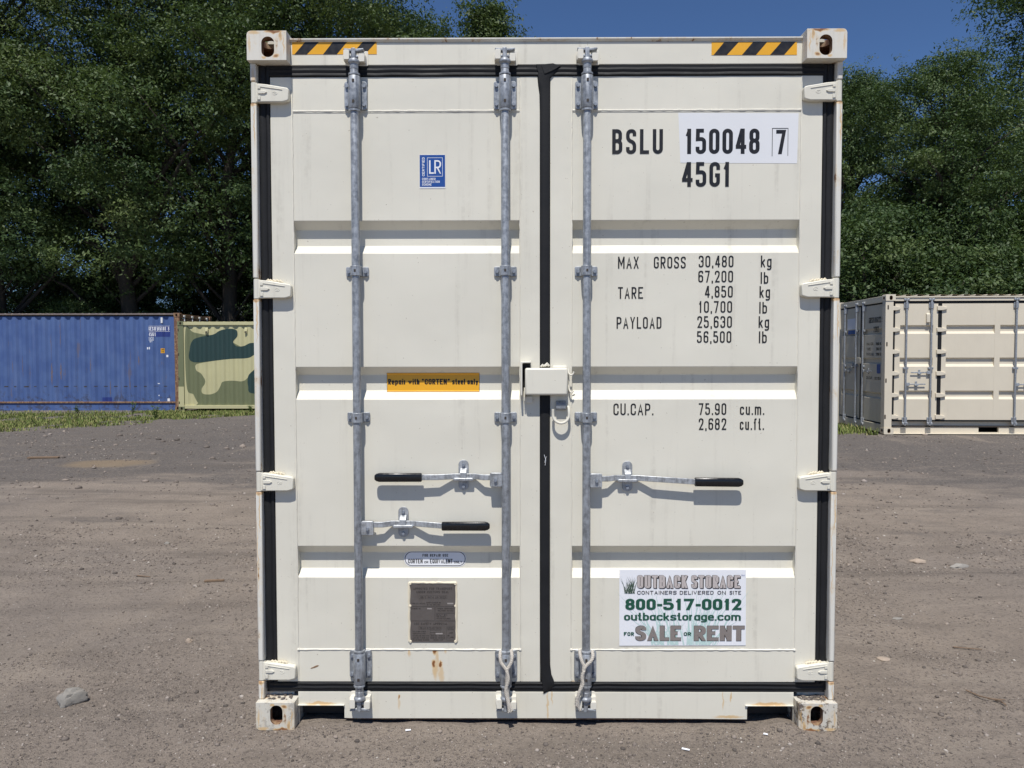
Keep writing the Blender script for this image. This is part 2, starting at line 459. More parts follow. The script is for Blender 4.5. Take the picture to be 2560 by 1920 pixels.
# @@STRUCTURE
# ------------------------------------------------------------------ ground
def sst(a, b, x):
    t = np.clip((x - a) / (b - a), 0, 1); return t * t * (3 - 2 * t)
_tabs = [np.random.default_rng(100 + i).random((256, 256)) for i in range(4)]
def vnoise(x, y, sc, k=0):
    x = x / sc + 37.3; y = y / sc + 11.7
    xi = np.floor(x).astype(int); yi = np.floor(y).astype(int); fx = x - xi; fy = y - yi
    fx = fx * fx * (3 - 2 * fx); fy = fy * fy * (3 - 2 * fy); T = _tabs[k]
    a = T[xi & 255, yi & 255]; b = T[(xi + 1) & 255, yi & 255]; c = T[xi & 255, (yi + 1) & 255]; d = T[(xi + 1) & 255, (yi + 1) & 255]
    return (a * (1 - fx) + b * fx) * (1 - fy) + (c * (1 - fx) + d * fx) * fy - .5
def gh(x, y):
    x = np.asarray(x, float); y = np.asarray(y, float)
    z = .10 * sst(2.5, 6.2, x) * sst(2, 10, y) - .05 * sst(-3, -9, x) * sst(6, 18, y)
    near = np.clip(1 - np.hypot(x, y) / 30, .15, 1)
    z = z + vnoise(x, y, 2.3, 0) * .035 * sst(1.2, 3.5, np.hypot(x, y - .1)) + vnoise(x, y, .55, 1) * .012 + vnoise(x, y, .16, 2) * .010 * near + vnoise(x, y, .06, 3) * .007 * near
    fr = np.exp(-((y - .02) / .10) ** 2)
    z = z - .006 + fr * (.012 * np.exp(-(np.abs(x) / 1.02) ** 8) + .030 * np.exp(-((x - 1.0) / .06) ** 2) + .012 * np.exp(-((x + .95) / .10) ** 2))
    z = z + .014 * np.exp(-((y + .085 + .03 * np.sin(x * 3)) / .05) ** 2) * np.exp(-((x + 1.05) / .35) ** 2)
    # tyre marks: tread ridges right of the white container and shallow ruts across the yard
    z = z + .0045 * np.sin((y - .05 * x) * 2 * np.pi / .085) * sst(1.45, 1.7, x) * sst(3.0, 2.3, x) * sst(.10, .18, y) * sst(.52, .40, y)
    for (a, b, c_, dep, wd, s0, s1) in ((2.1, .16, .012, .020, .16, -9, -1.35), (3.7, .13, .010, .018, .17, -9, -1.35), (1.35, -.20, .02, .016, .15, 1.35, 8), (3.1, -.22, .015, .020, .17, 1.35, 8), (4.9, .05, -.01, .016, .2, 1.35, 9)):
        dd = y - (a + b * x + c_ * x * x); m_ = sst(s0, s0 + .5, x) * sst(s1, s1 - .5, x)
        z = z + m_ * (-dep * np.exp(-(dd / wd) ** 2) + dep * .45 * np.exp(-((np.abs(dd) - wd * 1.7) / (wd * .5)) ** 2))
    return z
def g1(x, y): return float(gh(np.array([x]), np.array([y]))[0])

def grow(a, step, k, end):
    out = []
    while a < end: step *= k; a += step; out.append(a)
    return out
xf = list(np.arange(-2.9, 2.91, .022)); gx = grow(2.9, .022, 1.04, 420)
xs = np.array([-v for v in reversed(gx)] + xf + gx)
yf = list(np.arange(-.6, 2.6, .022)); ys = np.array([-v + -1.2 for v in reversed(grow(0, .05, 1.25, 60))] + list(np.arange(-1.2, -.6, .06)) + yf + grow(2.58, .022, 1.03, 520))
XX, YY = np.meshgrid(xs, ys); ZZ = gh(XX, YY)
nx, ny = len(xs), len(ys)
vv = np.stack([XX, YY, ZZ], -1).reshape(-1, 3)
ii = (np.arange(ny - 1)[:, None] * nx + np.arange(nx - 1)[None]).ravel()
ff = np.stack([ii, ii + 1, ii + nx + 1, ii + nx], -1)
def np_mesh(name, v, f, mat=None, smooth=True, attr=None):
    me = bpy.data.meshes.new(name); nf, k = f.shape
    me.vertices.add(len(v)); me.vertices.foreach_set('co', np.ascontiguousarray(v, np.float32).ravel())
    me.loops.add(nf * k); me.loops.foreach_set('vertex_index', np.ascontiguousarray(f, np.int32).ravel())
    me.polygons.add(nf); me.polygons.foreach_set('loop_start', np.arange(0, nf * k, k, dtype=np.int32))
    if attr is not None:
        a = me.attributes.new('tint', 'FLOAT', 'POINT'); a.data.foreach_set('value', np.ascontiguousarray(attr, np.float32))
    me.update(calc_edges=True); me.validate()
    if smooth: me.polygons.foreach_set('use_smooth', np.ones(nf, bool))
    if mat: me.materials.append(mat)
    return me

def ground_mat():
    t = NT('dusty_ground'); P = t.co.outputs['Object']
    big = t.noise(.32, 4, .55, vec=P); mid = t.noise(2.1, 5, .6, vec=P); fine = t.noise(46, 5, .7, vec=P); grit = t.noise(210, 3, .6, vec=P)
    wide = t.noise(.9, 5, .6, (1, 3.2, 1), vec=P)
    c = t.mix(t.ramp(big, .32, .68), (.318, .264, .214), (.262, .223, .190))
    c = t.mix(t.ramp(mid, .42, .70, 0, .55), c, (.208, .174, .143))
    c = t.mix(t.ramp(wide, .50, .68, 0, .5), c, (.370, .312, .254))
    # bands of dark crushed asphalt towards the back of the yard
    sx = t.n('SeparateXYZ'); t.l(P, sx.inputs[0])
    back = t.math('ADD', t.ramp(sx.outputs[1], 2.5, 10.0, 0, .40), 0.0)
    dk = t.math('ADD', t.noise(.55, 5, .62, (.7, 1.6, 1), vec=P), back)
    dkf = t.math('MULTIPLY', t.ramp(dk, .60, .80), t.ramp(t.noise(30, 5, .7, vec=P), .28, .55))
    c = t.mix(t.math('MULTIPLY', dkf, .85), c, (.098, .092, .090))
    c = t.mix(t.ramp(fine, .50, .70, 0, .75), c, (.110, .092, .080))
    c = t.mix(t.ramp(grit, .60, .70, 0, .6), c, (.40, .36, .32))
    c = t.mix(t.ramp(t.noise(120, 3, .6, vec=P), .60, .68, 0, .55), c, (.095, .08, .07))
    vo = t.n('TexVoronoi'); vo.inputs['Scale'].default_value = 24; t.l(P, vo.inputs['Vector'])
    sc = t.n('SeparateColor'); t.l(vo.outputs['Color'], sc.inputs[0])
    chip = t.math('MULTIPLY', t.ramp(vo.outputs['Distance'], .22, .12), t.ramp(sc.outputs[0], .945, .965))
    c = t.mix(chip, c, (.40, .36, .315))
    tr_ = t.noise(1, 5, .6, (.30, 2.4, 1), vec=P)
    c = t.mix(t.ramp(tr_, .53, .66, 0, .48), c, (.150, .128, .108))
    tr2 = t.noise(1, 4, .6, (.9, .22, 1), vec=P)
    c = t.mix(t.ramp(tr2, .57, .68, 0, .35), c, (.36, .30, .24))
    # a pale sandy spill
    dx = t.math('DIVIDE', t.math('ADD', sx.outputs[0], 6.1), .75); dy = t.math('DIVIDE', t.math('SUBTRACT', sx.outputs[1], 8.0), .55)
    d = t.math('ADD', t.math('ADD', t.math('MULTIPLY', dx, dx), t.math('MULTIPLY', dy, dy)), t.math('MULTIPLY', mid, .9))
    c = t.mix(t.ramp(d, 1.5, .7, 0, .8), c, (.27, .205, .135))
    t.color(c); t.rough(.93); t.spec(.25)
    h = t.math('ADD', t.math('MULTIPLY', fine, .7), t.math('ADD', t.math('MULTIPLY', grit, .35), t.math('MULTIPLY', mid, 1.0)))
    t.bump(h, .9, .03)
    return t.m
M['ground'] = ground_mat()
ground = link('ground', np_mesh('ground', vv, ff), 'ground', smooth=0)
ground.data.polygons.foreach_set('use_smooth', np.ones(len(ff), bool))
tag(ground, kind='structure')

# loose gravel and crumbs, far too many to count
def stones(N, base_v, base_f, xr, yr, smin, smax, power, seed, bias=1.0):
    g = np.random.default_rng(seed)
    d = (g.random(N) ** bias) * (yr[1] - yr[0]) + yr[0]
    half = .72 * (d + 3.3) + .3
    x = (g.random(N) * 2 - 1) * np.minimum(half, xr)
    clump = vnoise(x, d, .7, 1) + vnoise(x, d, .22, 2) * .6
    keep = clump + g.random(N) * .75 > .28
    keep &= ~((np.abs(x) < 1.23) & (d > .02) & (d < 12.3))
    x, d = x[keep], d[keep]; n = len(x)
    s = smin + (smax - smin) * g.random(n) ** power
    s = s * (1 + np.clip(d, 0, 12) * .10)
    a = g.random(n) * 6.283; ca, sa = np.cos(a), np.sin(a)
    k = len(base_v)
    jit = 1 + (g.random((n, k, 3)) - .5) * .55
    v = base_v[None] * jit * np.stack([s, s * (.6 + .4 * g.random(n)), s * (.45 + .35 * g.random(n))], -1)[:, None]
    vx = v[..., 0] * ca[:, None] - v[..., 1] * sa[:, None]; vy = v[..., 0] * sa[:, None] + v[..., 1] * ca[:, None]
    vz = v[..., 2] + (gh(x, d) + s * .12)[:, None]
    V = np.stack([vx + x[:, None], vy + d[:, None], vz], -1).reshape(-1, 3)
    F = (base_f[None] + (np.arange(n) * k)[:, None, None]).reshape(-1, 3)
    return V, F, np.repeat(g.random(n), k)
bm = bmesh.new(); bmesh.ops.create_icosphere(bm, subdivisions=1, radius=1)
ico_v = np.array([v.co[:] for v in bm.verts]); bm.faces.ensure_lookup_table(); ico_f = np.array([[v.index for v in f.verts] for f in bm.faces]); bm.free()
oct_v = np.array([(1, 0, 0), (-1, 0, 0), (0, 1, 0), (0, -1, 0), (0, 0, 1), (0, 0, -1)], float)
oct_f = np.array([(0, 2, 4), (2, 1, 4), (1, 3, 4), (3, 0, 4), (2, 0, 5), (1, 2, 5), (3, 1, 5), (0, 3, 5)])
parts = [stones(70000, oct_v, oct_f, 2.7, (-.42, .9), .0011, .0048, 2.2, 9, 1.0), stones(80000, oct_v, oct_f, 4.6, (-.45, 3.8), .0018, .0075, 2.6, 1, 1.1), stones(5200, ico_v, ico_f, 4.5, (-.45, 4.0), .005, .016, 4.0, 2),
         stones(26000, oct_v, oct_f, 16, (2.5, 18), .003, .013, 3.0, 3, 1.2), stones(900, ico_v, ico_f, 16, (4, 18), .010, .034, 4.0, 4)]
o = 0; VV = []; FF = []; TT = []
for v, f, t in parts: VV.append(v); FF.append(f + o); TT.append(t); o += len(v)
g_ = np.random.default_rng(77)      # dirt lying on the ledges of the bottom corner castings
for sx_, n_ in ((-1, 26), (1, 60)):
    x_ = sx_ * (1.070 + .118 * g_.random(n_)); y_ = .030 + .045 * g_.random(n_); s_ = .0025 + .0065 * g_.random(n_) ** 2
    v_ = (ico_v[None] * (1 + (g_.random((n_, len(ico_v), 3)) - .5) * .6) * s_[:, None, None] * np.array([1, 1, .6])) + np.stack([x_, y_, .1185 + s_ * .35], -1)[:, None]
    VV.append(v_.reshape(-1, 3)); FF.append((ico_f[None] + (np.arange(n_) * len(ico_v))[:, None, None]).reshape(-1, 3) + o); TT.append(np.repeat(g_.random(n_) * .6, len(ico_v))); o += n_ * len(ico_v)
tg = NT('gravel_stone'); at = tg.n('Attribute', attribute_name='tint')
cr = tg.n('ValToRGB'); e = cr.color_ramp.elements; e[0].color = (.085, .073, .064, 1); e[1].position = .62; e[1].color = (.21, .177, .152, 1)
for p_, c_ in ((.86, (.30, .25, .21, 1)), (.965, (.32, .28, .25, 1)), (.994, (.46, .42, .37, 1))): q = e.new(p_); q.color = c_
tg.l(at.outputs['Fac'], cr.inputs[0]); tg.color(cr.outputs[0]); tg.rough(.9); tg.spec(.3)
gravel = link('gravel', np_mesh('gravel', np.concatenate(VV), np.concatenate(FF), tg.m, False, np.concatenate(TT)), None, smooth=0)
tag(gravel, 'loose grey brown gravel scattered over the dusty yard', 'gravel', kind='stuff')

# ------------------------------------------------------------------ grass strip in front of the far containers
def grass(name, label, N, region, hmin, hmax, seed, thr=.02):
    g = np.random.default_rng(seed); xs_, ys_ = region(g, N)
    m = vnoise(xs_, ys_, 1.3, 0) + vnoise(xs_, ys_, .35, 3) * .8 + g.random(len(xs_)) * .35 > thr
    x, y = xs_[m], ys_[m]; n = len(x)
    h = hmin + (hmax - hmin) * g.random(n) ** 2.2; a = g.random(n) * 6.283; lean = (g.random(n) * .9) * h
    w = .006 + .008 * g.random(n); z = gh(x, y) - .005
    dx, dy = np.cos(a), np.sin(a); px, py = -dy, dx
    P = []
    for (s_, t_, u_2) in ((-1, 0, 0), (1, 0, 0), (.7, .55, .3), (-.7, .55, .3), (0, 1, 1)):
        P.append(np.stack([x + px * w * s_ + dx * lean * u_2, y + py * w * s_ + dy * lean * u_2, z + h * t_], -1))
    V = np.stack(P, 1).reshape(-1, 3); b = np.arange(n)[:, None] * 5
    F = np.concatenate([b + np.array([[0, 1, 2]]), b + np.array([[0, 2, 3]]), b + np.array([[3, 2, 4]])])
    t = NT('grass_blade'); at = t.n('Attribute', attribute_name='tint'); cr = t.n('ValToRGB'); e = cr.color_ramp.elements
    e[0].color = (.10, .15, .034, 1); e[1].color = (.33, .29, .13, 1); q = e.new(.6); q.color = (.18, .215, .06, 1)
    t.l(at.outputs['Fac'], cr.inputs[0]); t.color(cr.outputs[0]); t.rough(.7); t.spec(.2)
    return tag(link(name, np_mesh(name, V, F, t.m, False, np.repeat(g.random(n), 5)), None, smooth=0), label, 'grass', kind='stuff')
def reg_left(g, N):
    x = -20 + g.random(N) * 17.0; u = g.random(N)
    near = 11.7 + (x + 11.5).clip(0) * 1.35 + vnoise(x, x * 0, 1.5, 2) * 1.2 + g.random(N) ** 2 * 1.8
    far = np.where(x < -9.9, 19.2, 18.9)
    y = near + u * (far - near)
    k = (near < far - .05) & ~((x < -11) & (y > 18.3) & (g.random(N) < .8))
    return x[k], y[k]
grass('grass', 'short sunlit weedy grass strip before the blue and camouflage containers', 110000, reg_left, .02, .10, 5, .08)
def reg_right(g, N):
    y = 11.0 + g.random(N) * 3.5; x = 6.55 - g.random(N) ** 1.6 * .75 + (y - 11) * .03
    return x, y
grass('grass', 'thin grass tufts along the shaded door end of the tan container', 2500, reg_right, .04, .17, 6, .05)

# ------------------------------------------------------------------ trees
def leaf_mat(name, cols):
    t = NT(name); at = t.n('Attribute', attribute_name='tint'); cr = t.n('ValToRGB'); e = cr.color_ramp.elements
    e[0].color = (*cols[0], 1); e[1].color = (*cols[2], 1); q = e.new(.5); q.color = (*cols[1], 1)
    t.l(at.outputs['Fac'], cr.inputs[0]); t.color(cr.outputs[0]); t.rough(.55); t.spec(.30)
    tr = t.n('BsdfTranslucent'); mx = t.n('MixShader'); mx.inputs[0].default_value = .28
    br = t.mix(.5, cr.outputs[0], (.10, .16, .02)); t.l(br, tr.inputs[0])
    out = t.t.nodes['Material Output']; t.l(t.b.outputs[0], mx.inputs[1]); t.l(tr.outputs[0], mx.inputs[2]); t.l(mx.outputs[0], out.inputs[0])
    return t.m
M['leaf'] = leaf_mat('leaf', ((.034, .064, .022), (.074, .118, .041), (.145, .185, .070)))
M['leaf2'] = leaf_mat('leaf_yellowish', ((.040, .070, .021), (.088, .128, .041), (.164, .195, .070)))
M['bark'] = plain('bark', (.060, .050, .042), .95, 0, .4, 14, .2, .6, 30)

def tree_mesh(seed, H, Rad, base, nclump, per, shape, leaf, mat, droop=.25, name='crown'):
    """a crown of leaf clumps on limbs; returns crown mesh and trunk mesh, origin at the foot of the trunk"""
    g = np.random.default_rng(seed); lr = random.Random(seed)
    tb = MB(); top = Vector((lr.uniform(-.4, .4), lr.uniform(-.4, .4), H * .86))
    tp = [Vector((0, 0, -.2))]
    for i in range(1, 7):
        q = top * (i / 6); tp.append(Vector((q.x + lr.uniform(-.18, .18), q.y + lr.uniform(-.18, .18), q.z)))
    tr = .018 * H + .03
    tb.tube(tp, [tr * (1.25 if i == 0 else 1 - i / 6.6) for i in range(7)], 9)
    cen = []
    def env(h):                      # crown radius at relative height
        if shape == 'cone': return Rad * max(.05, (1 - h) ** .75) * (.55 + .45 * min(1, h * 6))
        return Rad * max(.08, math.sin(math.pi * min(1, max(0, .14 + h * .84))) ** .62)
    for i in range(nclump):
        h = lr.random() ** .85; a = lr.uniform(0, 2 * math.pi)
        e = env(h) * (1 + .26 * math.sin(a * 3 + seed) * math.sin(h * 9 + seed * 2) + .14 * math.sin(a * 5 + h * 17))
        rr = e * (lr.random() ** .34)
        c = Vector((math.cos(a) * rr, math.sin(a) * rr, base + (H - base) * h)) + Vector((top.x, top.y, 0)) * h
        cen.append((c, h))
        if i % 4 == 0:
            z0 = max(base * .55, c.z - rr * lr.uniform(.5, 1.0) - .4); k = min(5.5, 6 * z0 / top.z); i0 = int(k); st = tp[i0].lerp(tp[i0 + 1], k - i0)
            mid = st.lerp(c, .55) + Vector((lr.uniform(-.25, .25), lr.uniform(-.25, .25), .15 * rr))
            w = .018 + .010 * rr
            tb.tube([st, mid, c], [w * 1.7, w, .012], 5)
    C = np.array([c[:] for c, h in cen]); n = len(C)
    cr_ = (.45 + .75 * g.random(n) ** 1.3) * (Rad / 3.6) ** .5
    N = n * per; idx = np.repeat(np.arange(n), per)
    d = g.normal(size=(N, 3)); d /= np.linalg.norm(d, axis=1)[:, None]
    rad = g.random(N) ** .45
    off = d * rad[:, None] * cr_[idx][:, None] * np.array([1.2, 1.2, .52])
    off[:, 2] -= droop * (off[:, 0] ** 2 + off[:, 1] ** 2)
    # leaves sit in small twig sprays
    tw = (g.random((n, 14, 3)) - .5) * 2 * cr_[:, None, None] * np.array([1.15, 1.15, .6])
    pick = tw[idx, g.integers(0, 14, N)]; mixw = (g.random(N) < .72)[:, None]
    off = np.where(mixw, pick + g.normal(size=(N, 3)) * np.array([.16, .16, .085]), off)
    Pn = C[idx] + off
    nrm = g.normal(size=(N, 3)) * .55 + np.array([0, -.12, .85]) + (off * .55); nrm /= np.linalg.norm(nrm, axis=1)[:, None]
    ax = np.cross(nrm, g.normal(size=(N, 3))); ax /= np.linalg.norm(ax, axis=1)[:, None]; ax[:, 2] -= .25
    bx_ = np.cross(nrm, ax)
    L = leaf * (.6 + .8 * g.random(N))[:, None]; W = L * .46
    V = np.stack([Pn - ax * L * .5, Pn + bx_ * W * .5 - ax * L * .05, Pn + ax * L * .5, Pn - bx_ * W * .5 - ax * L * .05], 1).reshape(-1, 3)
    F = np.arange(N * 4).reshape(-1, 4)
    tint = np.clip(.42 + .62 * (g.random(n) - .5)[idx] + .42 * (g.random(N) - .5), 0, 1)
    cm = np_mesh(name, V, F, M[mat], False, np.repeat(tint, 4))
    tm = tb.mesh('trunk'); tm.materials.append(M['bark']); tm.polygons.foreach_set('use_smooth', [True] * len(tm.polygons))
    return cm, tm
TREES = {
 'broad1': tree_mesh(1, 16, 4.4, 4.2, 215, 600, 'round', .105, 'leaf'),
 'broad2': tree_mesh(2, 17, 3.9, 3.4, 215, 600, 'round', .10, 'leaf2'),
 'broad3': tree_mesh(3, 14, 3.7, 2.2, 190, 560, 'round', .105, 'leaf'),
 'cone': tree_mesh(4, 14, 2.6, 2.0, 150, 450, 'cone', .11, 'leaf2'),
 'bush': tree_mesh(5, 5.0, 2.3, .5, 85, 460, 'round', .09, 'leaf'),
}
def tree(kind, x, y, sc, rz, label, group, name='tree', sz=1.0):
    cm, tm = TREES[kind]
    o = empty(name, (x, y, g1(x, y) - .05), rz, label, 'bush' if kind == 'bush' else 'tree', group); o.scale = (sc, sc, sc * sz)
    link('crown', cm, None, o, smooth=0); link('trunk', tm, None, o, smooth=0)
    return o
gL, gR, gB = 'leafy trees behind the blue and camouflage containers', 'leafy trees behind the tan container', 'trees in the shaded second row of the wood'
tree('broad1', -18.6, 24.2, 1.10, .3, 'tall leafy tree at the far left above the blue container', gL)
tree('broad2', -14.4, 25.2, 1.08, 1.9, 'tall leafy tree above the middle of the blue container', gL)
tree('broad1', -11.0, 26.0, 1.12, 2.8, 'tall broad tree above the join of blue and camouflage containers', gL)
tree('broad2', -7.2, 26.5, 1.12, 4.4, 'tall dense tree just left of the white container roof corner', gL)
tree('broad3', -4.9, 31.0, 1.15, .9, 'tree whose sunlit crown shows above the left hazard stripe', gL)
tree('cone', -1.7, 31.0, 1.19, 2.1, 'pointed small treetop rising above the middle of the white container roof', gL)
tree('broad3', 10.1, 20.6, .66, 1.2, 'tree crown touching the right upper corner of the white container', gR, sz=1.06)
tree('broad3', 11.6, 18.4, .69, 3.4, 'feathery lower tree in the notch of sky above the tan container', gR)
tree('broad1', 17.9, 20.2, .98, 5.2, 'tallest tree at the right edge rising out of the picture', gR)
tree('broad3', 13.9, 21.5, .66, 3.9, 'leafy tree half hidden between the feathery tree and the tallest right tree', gR)
for i, (x, y, s, k, w) in enumerate(((-24, 27, 1.1, 'broad2', 'beyond the left edge'), (-16.5, 31, 1.05, 'broad3', 'behind the leftmost pair of tall trees'), (-12.6, 33, 1.1, 'broad1', 'behind the tall trees above the blue container end'),
                                  (-9, 33, 1.1, 'broad3', 'behind the trees above the camouflage container'), (-5.6, 34, .95, 'broad2', 'behind the tree above the hazard stripe'), (-20.5, 31, 1.0, 'broad3', 'behind the far left tall tree'),
                                  (7.2, 29, .72, 'broad3', 'behind the right corner of the white container'), (3.0, 35, .85, 'broad3', 'straight behind the white container'), (-23.4, 24.6, 1.05, 'broad1', 'just past the left edge'), (23.0, 21.0, .95, 'broad2', 'just past the right edge'), (24.5, 28, 1.0, 'broad2', 'behind the tallest right tree'), (13.2, 27, .70, 'broad2', 'behind the notch of sky on the right'))):
    tree(k, x, y, s, i * 1.3, 'shaded tree standing in the second row ' + w, gB)
gU = 'undergrowth bushes at the foot of the trees'
for i, (x, y, s, w) in enumerate(((-19.5, 23.0, .75, 'at the far left above the blue container'), (-15.6, 24.0, .70, 'under the tall trees above the blue container'), (-12.7, 23.6, .62, 'above the right end of the blue container'), (-8.2, 24.6, .80, 'above the camouflage container'),
                               (-17, 29, 1.0, 'deep in shade behind the blue container'), (-13.6, 30, .95, 'in shade behind the blue container end'), (-10.2, 30.5, .9, 'in shade left of the white container'), (-6, 30, 1.0, 'in shade behind the camouflage container'),
                               (9.0, 17.3, 1.05, 'behind the left door end of the tan container'), (11.4, 16.9, .95, 'behind the middle of the tan container'), (13.6, 17.2, 1.05, 'behind the right part of the tan container'), (16.0, 17.0, 1.1, 'at the right edge behind the tan container'), (7.6, 19.5, 1.15, 'close beside the white container'), (12.6, 19.9, 1.35, 'deep behind the tan container'))):
    tree('bush', x, y, s, i * 2.1, 'dense leafy bush ' + w, gU, 'bush')

for i, (x, s) in enumerate(((-27, 1.3), (-23.5, 1.2), (-20, 1.25), (-9.5, 1.2), (-6.5, 1.15), (-3.5, 1.2), (9, 1.2), (12.5, 1.1), (16, 1.2), (19.5, 1.3))):
    tree('bush', x, 36.5 if x < 0 else 25.5, s, i * 1.7, 'bush closing the far side of the wood, number %d from the left' % (i + 1) if False else 'far dark bush closing the view between the trunks', 'far bushes between the trunks', 'bush')

# a pale house glimpsed between the trunks
hs = empty('house', (-16.8, 38.5, 0), 0, 'pale grey blue clapboard house glimpsed between the dark trunks', 'house')
t = NT('clapboard'); sx = t.n('SeparateXYZ'); t.l(t.co.outputs['Object'], sx.inputs[0])
t.color((.50, .56, .62)); t.rough(.7); M['clap'] = t.m
w = MB()
for k in range(26):
    z = .3 + k * .19; w.prism([(0, z), (-.03, z), (-.008, z + .19), (0, z + .19)], 'x', 0, 9)
w.box(0, 9, .001, 6, 0, 5.24).build('wall', 'clap', hs, smooth=0)
MB().prism([(-.5, 5.1), (3, 7.6), (6.5, 5.1), (6.5, 5.25), (3, 7.8), (-.5, 5.25)], 'x', -.4, 9.4).build('roof', plain('roof_shingle', (.07, .068, .07), .9), hs, smooth=0)
M['trim'] = plain('white_trim', (.75, .75, .74), .5); M['glass'] = plain('window_glass', (.03, .04, .05), .06)
for k, x in enumerate((1.2, 4.1, 7.0)):
    for z in (1.1, 3.5):
        fr = MB()
        for a in ((x - .5, x + .5, z - .08, z), (x - .5, x + .5, z + 1.2, z + 1.28), (x - .5, x - .42, z, z + 1.2), (x + .42, x + .5, z, z + 1.2), (x - .42, x + .42, z + .57, z + .63)): fr.box(a[0], a[1], -.07, -.002, a[2], a[3])
        wo = fr.build('window', 'trim', hs, smooth=0)
        MB().box(x - .42, x + .42, -.034, -.031, z, z + 1.2).build('pane', 'glass', wo, smooth=0)
# @@CONTAINER
# ------------------------------------------------------------------ shared container pieces
def casting_mesh():
    b = MB().prism([(.0, -.118)] + [(.016 * (1 - math.cos(R(a))), -.016 * (1 - math.sin(R(a)))) for a in (0, 30, 60, 90)] + [(.162, 0), (.162, -.118)], 'y', 0, .178)
    me = b.mesh('cast'); bm = bmesh.new(); bm.from_mesh(me); bmesh.ops.recalc_face_normals(bm, faces=bm.faces); bm.to_mesh(me); bm.free()
    o = bpy.data.objects.new('tmp', me); col.objects.link(o)
    def cut(mb):
        m2 = mb.mesh('cut'); bm = bmesh.new(); bm.from_mesh(m2); bmesh.ops.recalc_face_normals(bm, faces=bm.faces); bm.to_mesh(m2); bm.free()
        c = bpy.data.objects.new('cut', m2); col.objects.link(c)
        md = o.modifiers.new('b', 'BOOLEAN'); md.operation = 'DIFFERENCE'; md.object = c; md.solver = 'EXACT'; return c
    cs = [cut(MB().box(.014, .146, .030, .16, -.104, -.026)),
          cut(MB().prism(rrect(.060, .112, -.106, -.024, .025, 6), 'y', -.02, .06)),
          cut(MB().prism([(y, z) for y, z in rrect(.055, .135, -.091, -.040, .025, 6)], 'x', -.02, .04)),
          cut(MB().prism([(x, y) for x, y in rrect(.035, .120, .045, .125, .030, 6)], 'z', -.04, .02))]
    dg = bpy.context.evaluated_depsgraph_get(); res = bpy.data.meshes.new_from_object(o.evaluated_get(dg))
    for q in cs + [o]: bpy.data.objects.remove(q)
    res.name = 'corner_casting'
    res.materials.clear(); res.materials.append(None); res.materials.append(M['rustm'])
    for p_ in res.polygons:
        c_ = p_.center; ins = .006 < c_.x < .156 and .012 < c_.y < .170 and -.112 < c_.z < -.008
        p_.material_index = 1 if ins else 0
    return res
CAST = casting_mesh()
def castings(root, W, L, H, mats, yb=None):
    out = []
    for sx in (-1, 1):
        for (sy, y) in ((1, 0), (-1, L)):
            for sz in (1, -1):
                me = CAST.copy(); me.materials[0] = M[mats(sx, sy, sz)]; o = link('corner_casting', me, None, root, .004, 30)
                o.location = (sx * W, y, H if sz > 0 else 0); o.scale = (-sx, sy, sz); out.append(o)
    return out

def corr_profile(L, pitch=.278, depth=.036, a=.07, b=.068):
    """trapezoidal corrugation: list of (along, inward) points; outer flats at 0"""
    pts = [(0, 0)]; s = 0.10; flat = pitch - 2 * b - a
    while s + pitch < L - .05:
        pts += [(s, 0), (s + b, depth), (s + b + a, depth), (s + 2 * b + a, 0)]; s += pitch
    pts.append((L, 0)); return pts
def corr_y(pts):
    xs_ = [p[0] for p in pts]; ys_ = [p[1] for p in pts]
    return lambda x: float(np.interp(x, xs_, ys_))
def corr_wall(mb, pts, z0, z1, f):
    """f(along, inward, z) -> point"""
    n = len(pts); vs = [f(a, d, z0) for a, d in pts] + [f(a, d, z1) for a, d in pts]
    mb.add(vs, [(i, i + 1, i + 1 + n, i + n) for i in range(n - 1)])
    vs = [f(a, d + .004, z0) for a, d in pts] + [f(a, d + .004, z1) for a, d in pts]
    return mb.add(vs, [(i, i + n, i + 1 + n, i + 1) for i in range(n - 1)])

# ------------------------------------------------------------------ the white container
Y0 = .060          # door face
HD = .055          # header and sill face
cont = empty('shipping_container', (0, 0, 0), 0, 'large clean white high cube shipping container standing doors first in the foreground', 'container')
W, H, LEN = 1.219, 2.896, 12.192
castings(cont, W, LEN, H, lambda sx, sy, sz: 'whitecast2' if (sx > 0 and sz < 0) else ('whitecast3' if sz < 0 else 'whitecast'))
# side walls, roof, floor, rails
prof = corr_profile(LEN - .30)
for s in (-1, 1):
    mb = MB(); corr_wall(mb, prof, .155, 2.83, lambda a, d, z: (s * (1.213 - d), .15 + a, z)); mb.build('side_wall', 'white', cont, smooth=0)
    MB().box(min(s * 1.217, s * 1.157), max(s * 1.217, s * 1.157), .18, LEN - .18, 2.83, 2.885).build('top_rail', 'white', cont, .004)
    MB().box(min(s * 1.215, s * 1.155), max(s * 1.215, s * 1.155), .18, LEN - .18, .02, .155).build('bottom_rail', 'white', cont, .004)
mb = MB(); rp = corr_profile(LEN - .6, .209, .02, .09, .014); corr_wall(mb, rp, -1.157, 1.157, lambda a, d, z: (z, .3 + a, 2.886 - d)); mb.box(-1.157, 1.157, .076, .3, 2.872, 2.886); mb.build('roof', 'white', cont, smooth=0)
MB().box(-1.155, 1.155, .12, LEN - .1, .135, .165).build('floor', 'dark', cont, smooth=0)
MB().box(-1.06, 1.06, LEN - .06, LEN - .02, .02, 2.88).build('front_wall', 'white', cont, smooth=0)
for s in (-1, 1): MB().box(min(s * 1.217, s * 1.06), max(s * 1.217, s * 1.06), LEN - .12, LEN - .004, .118, 2.778).build('corner_post', 'white', cont, .004)

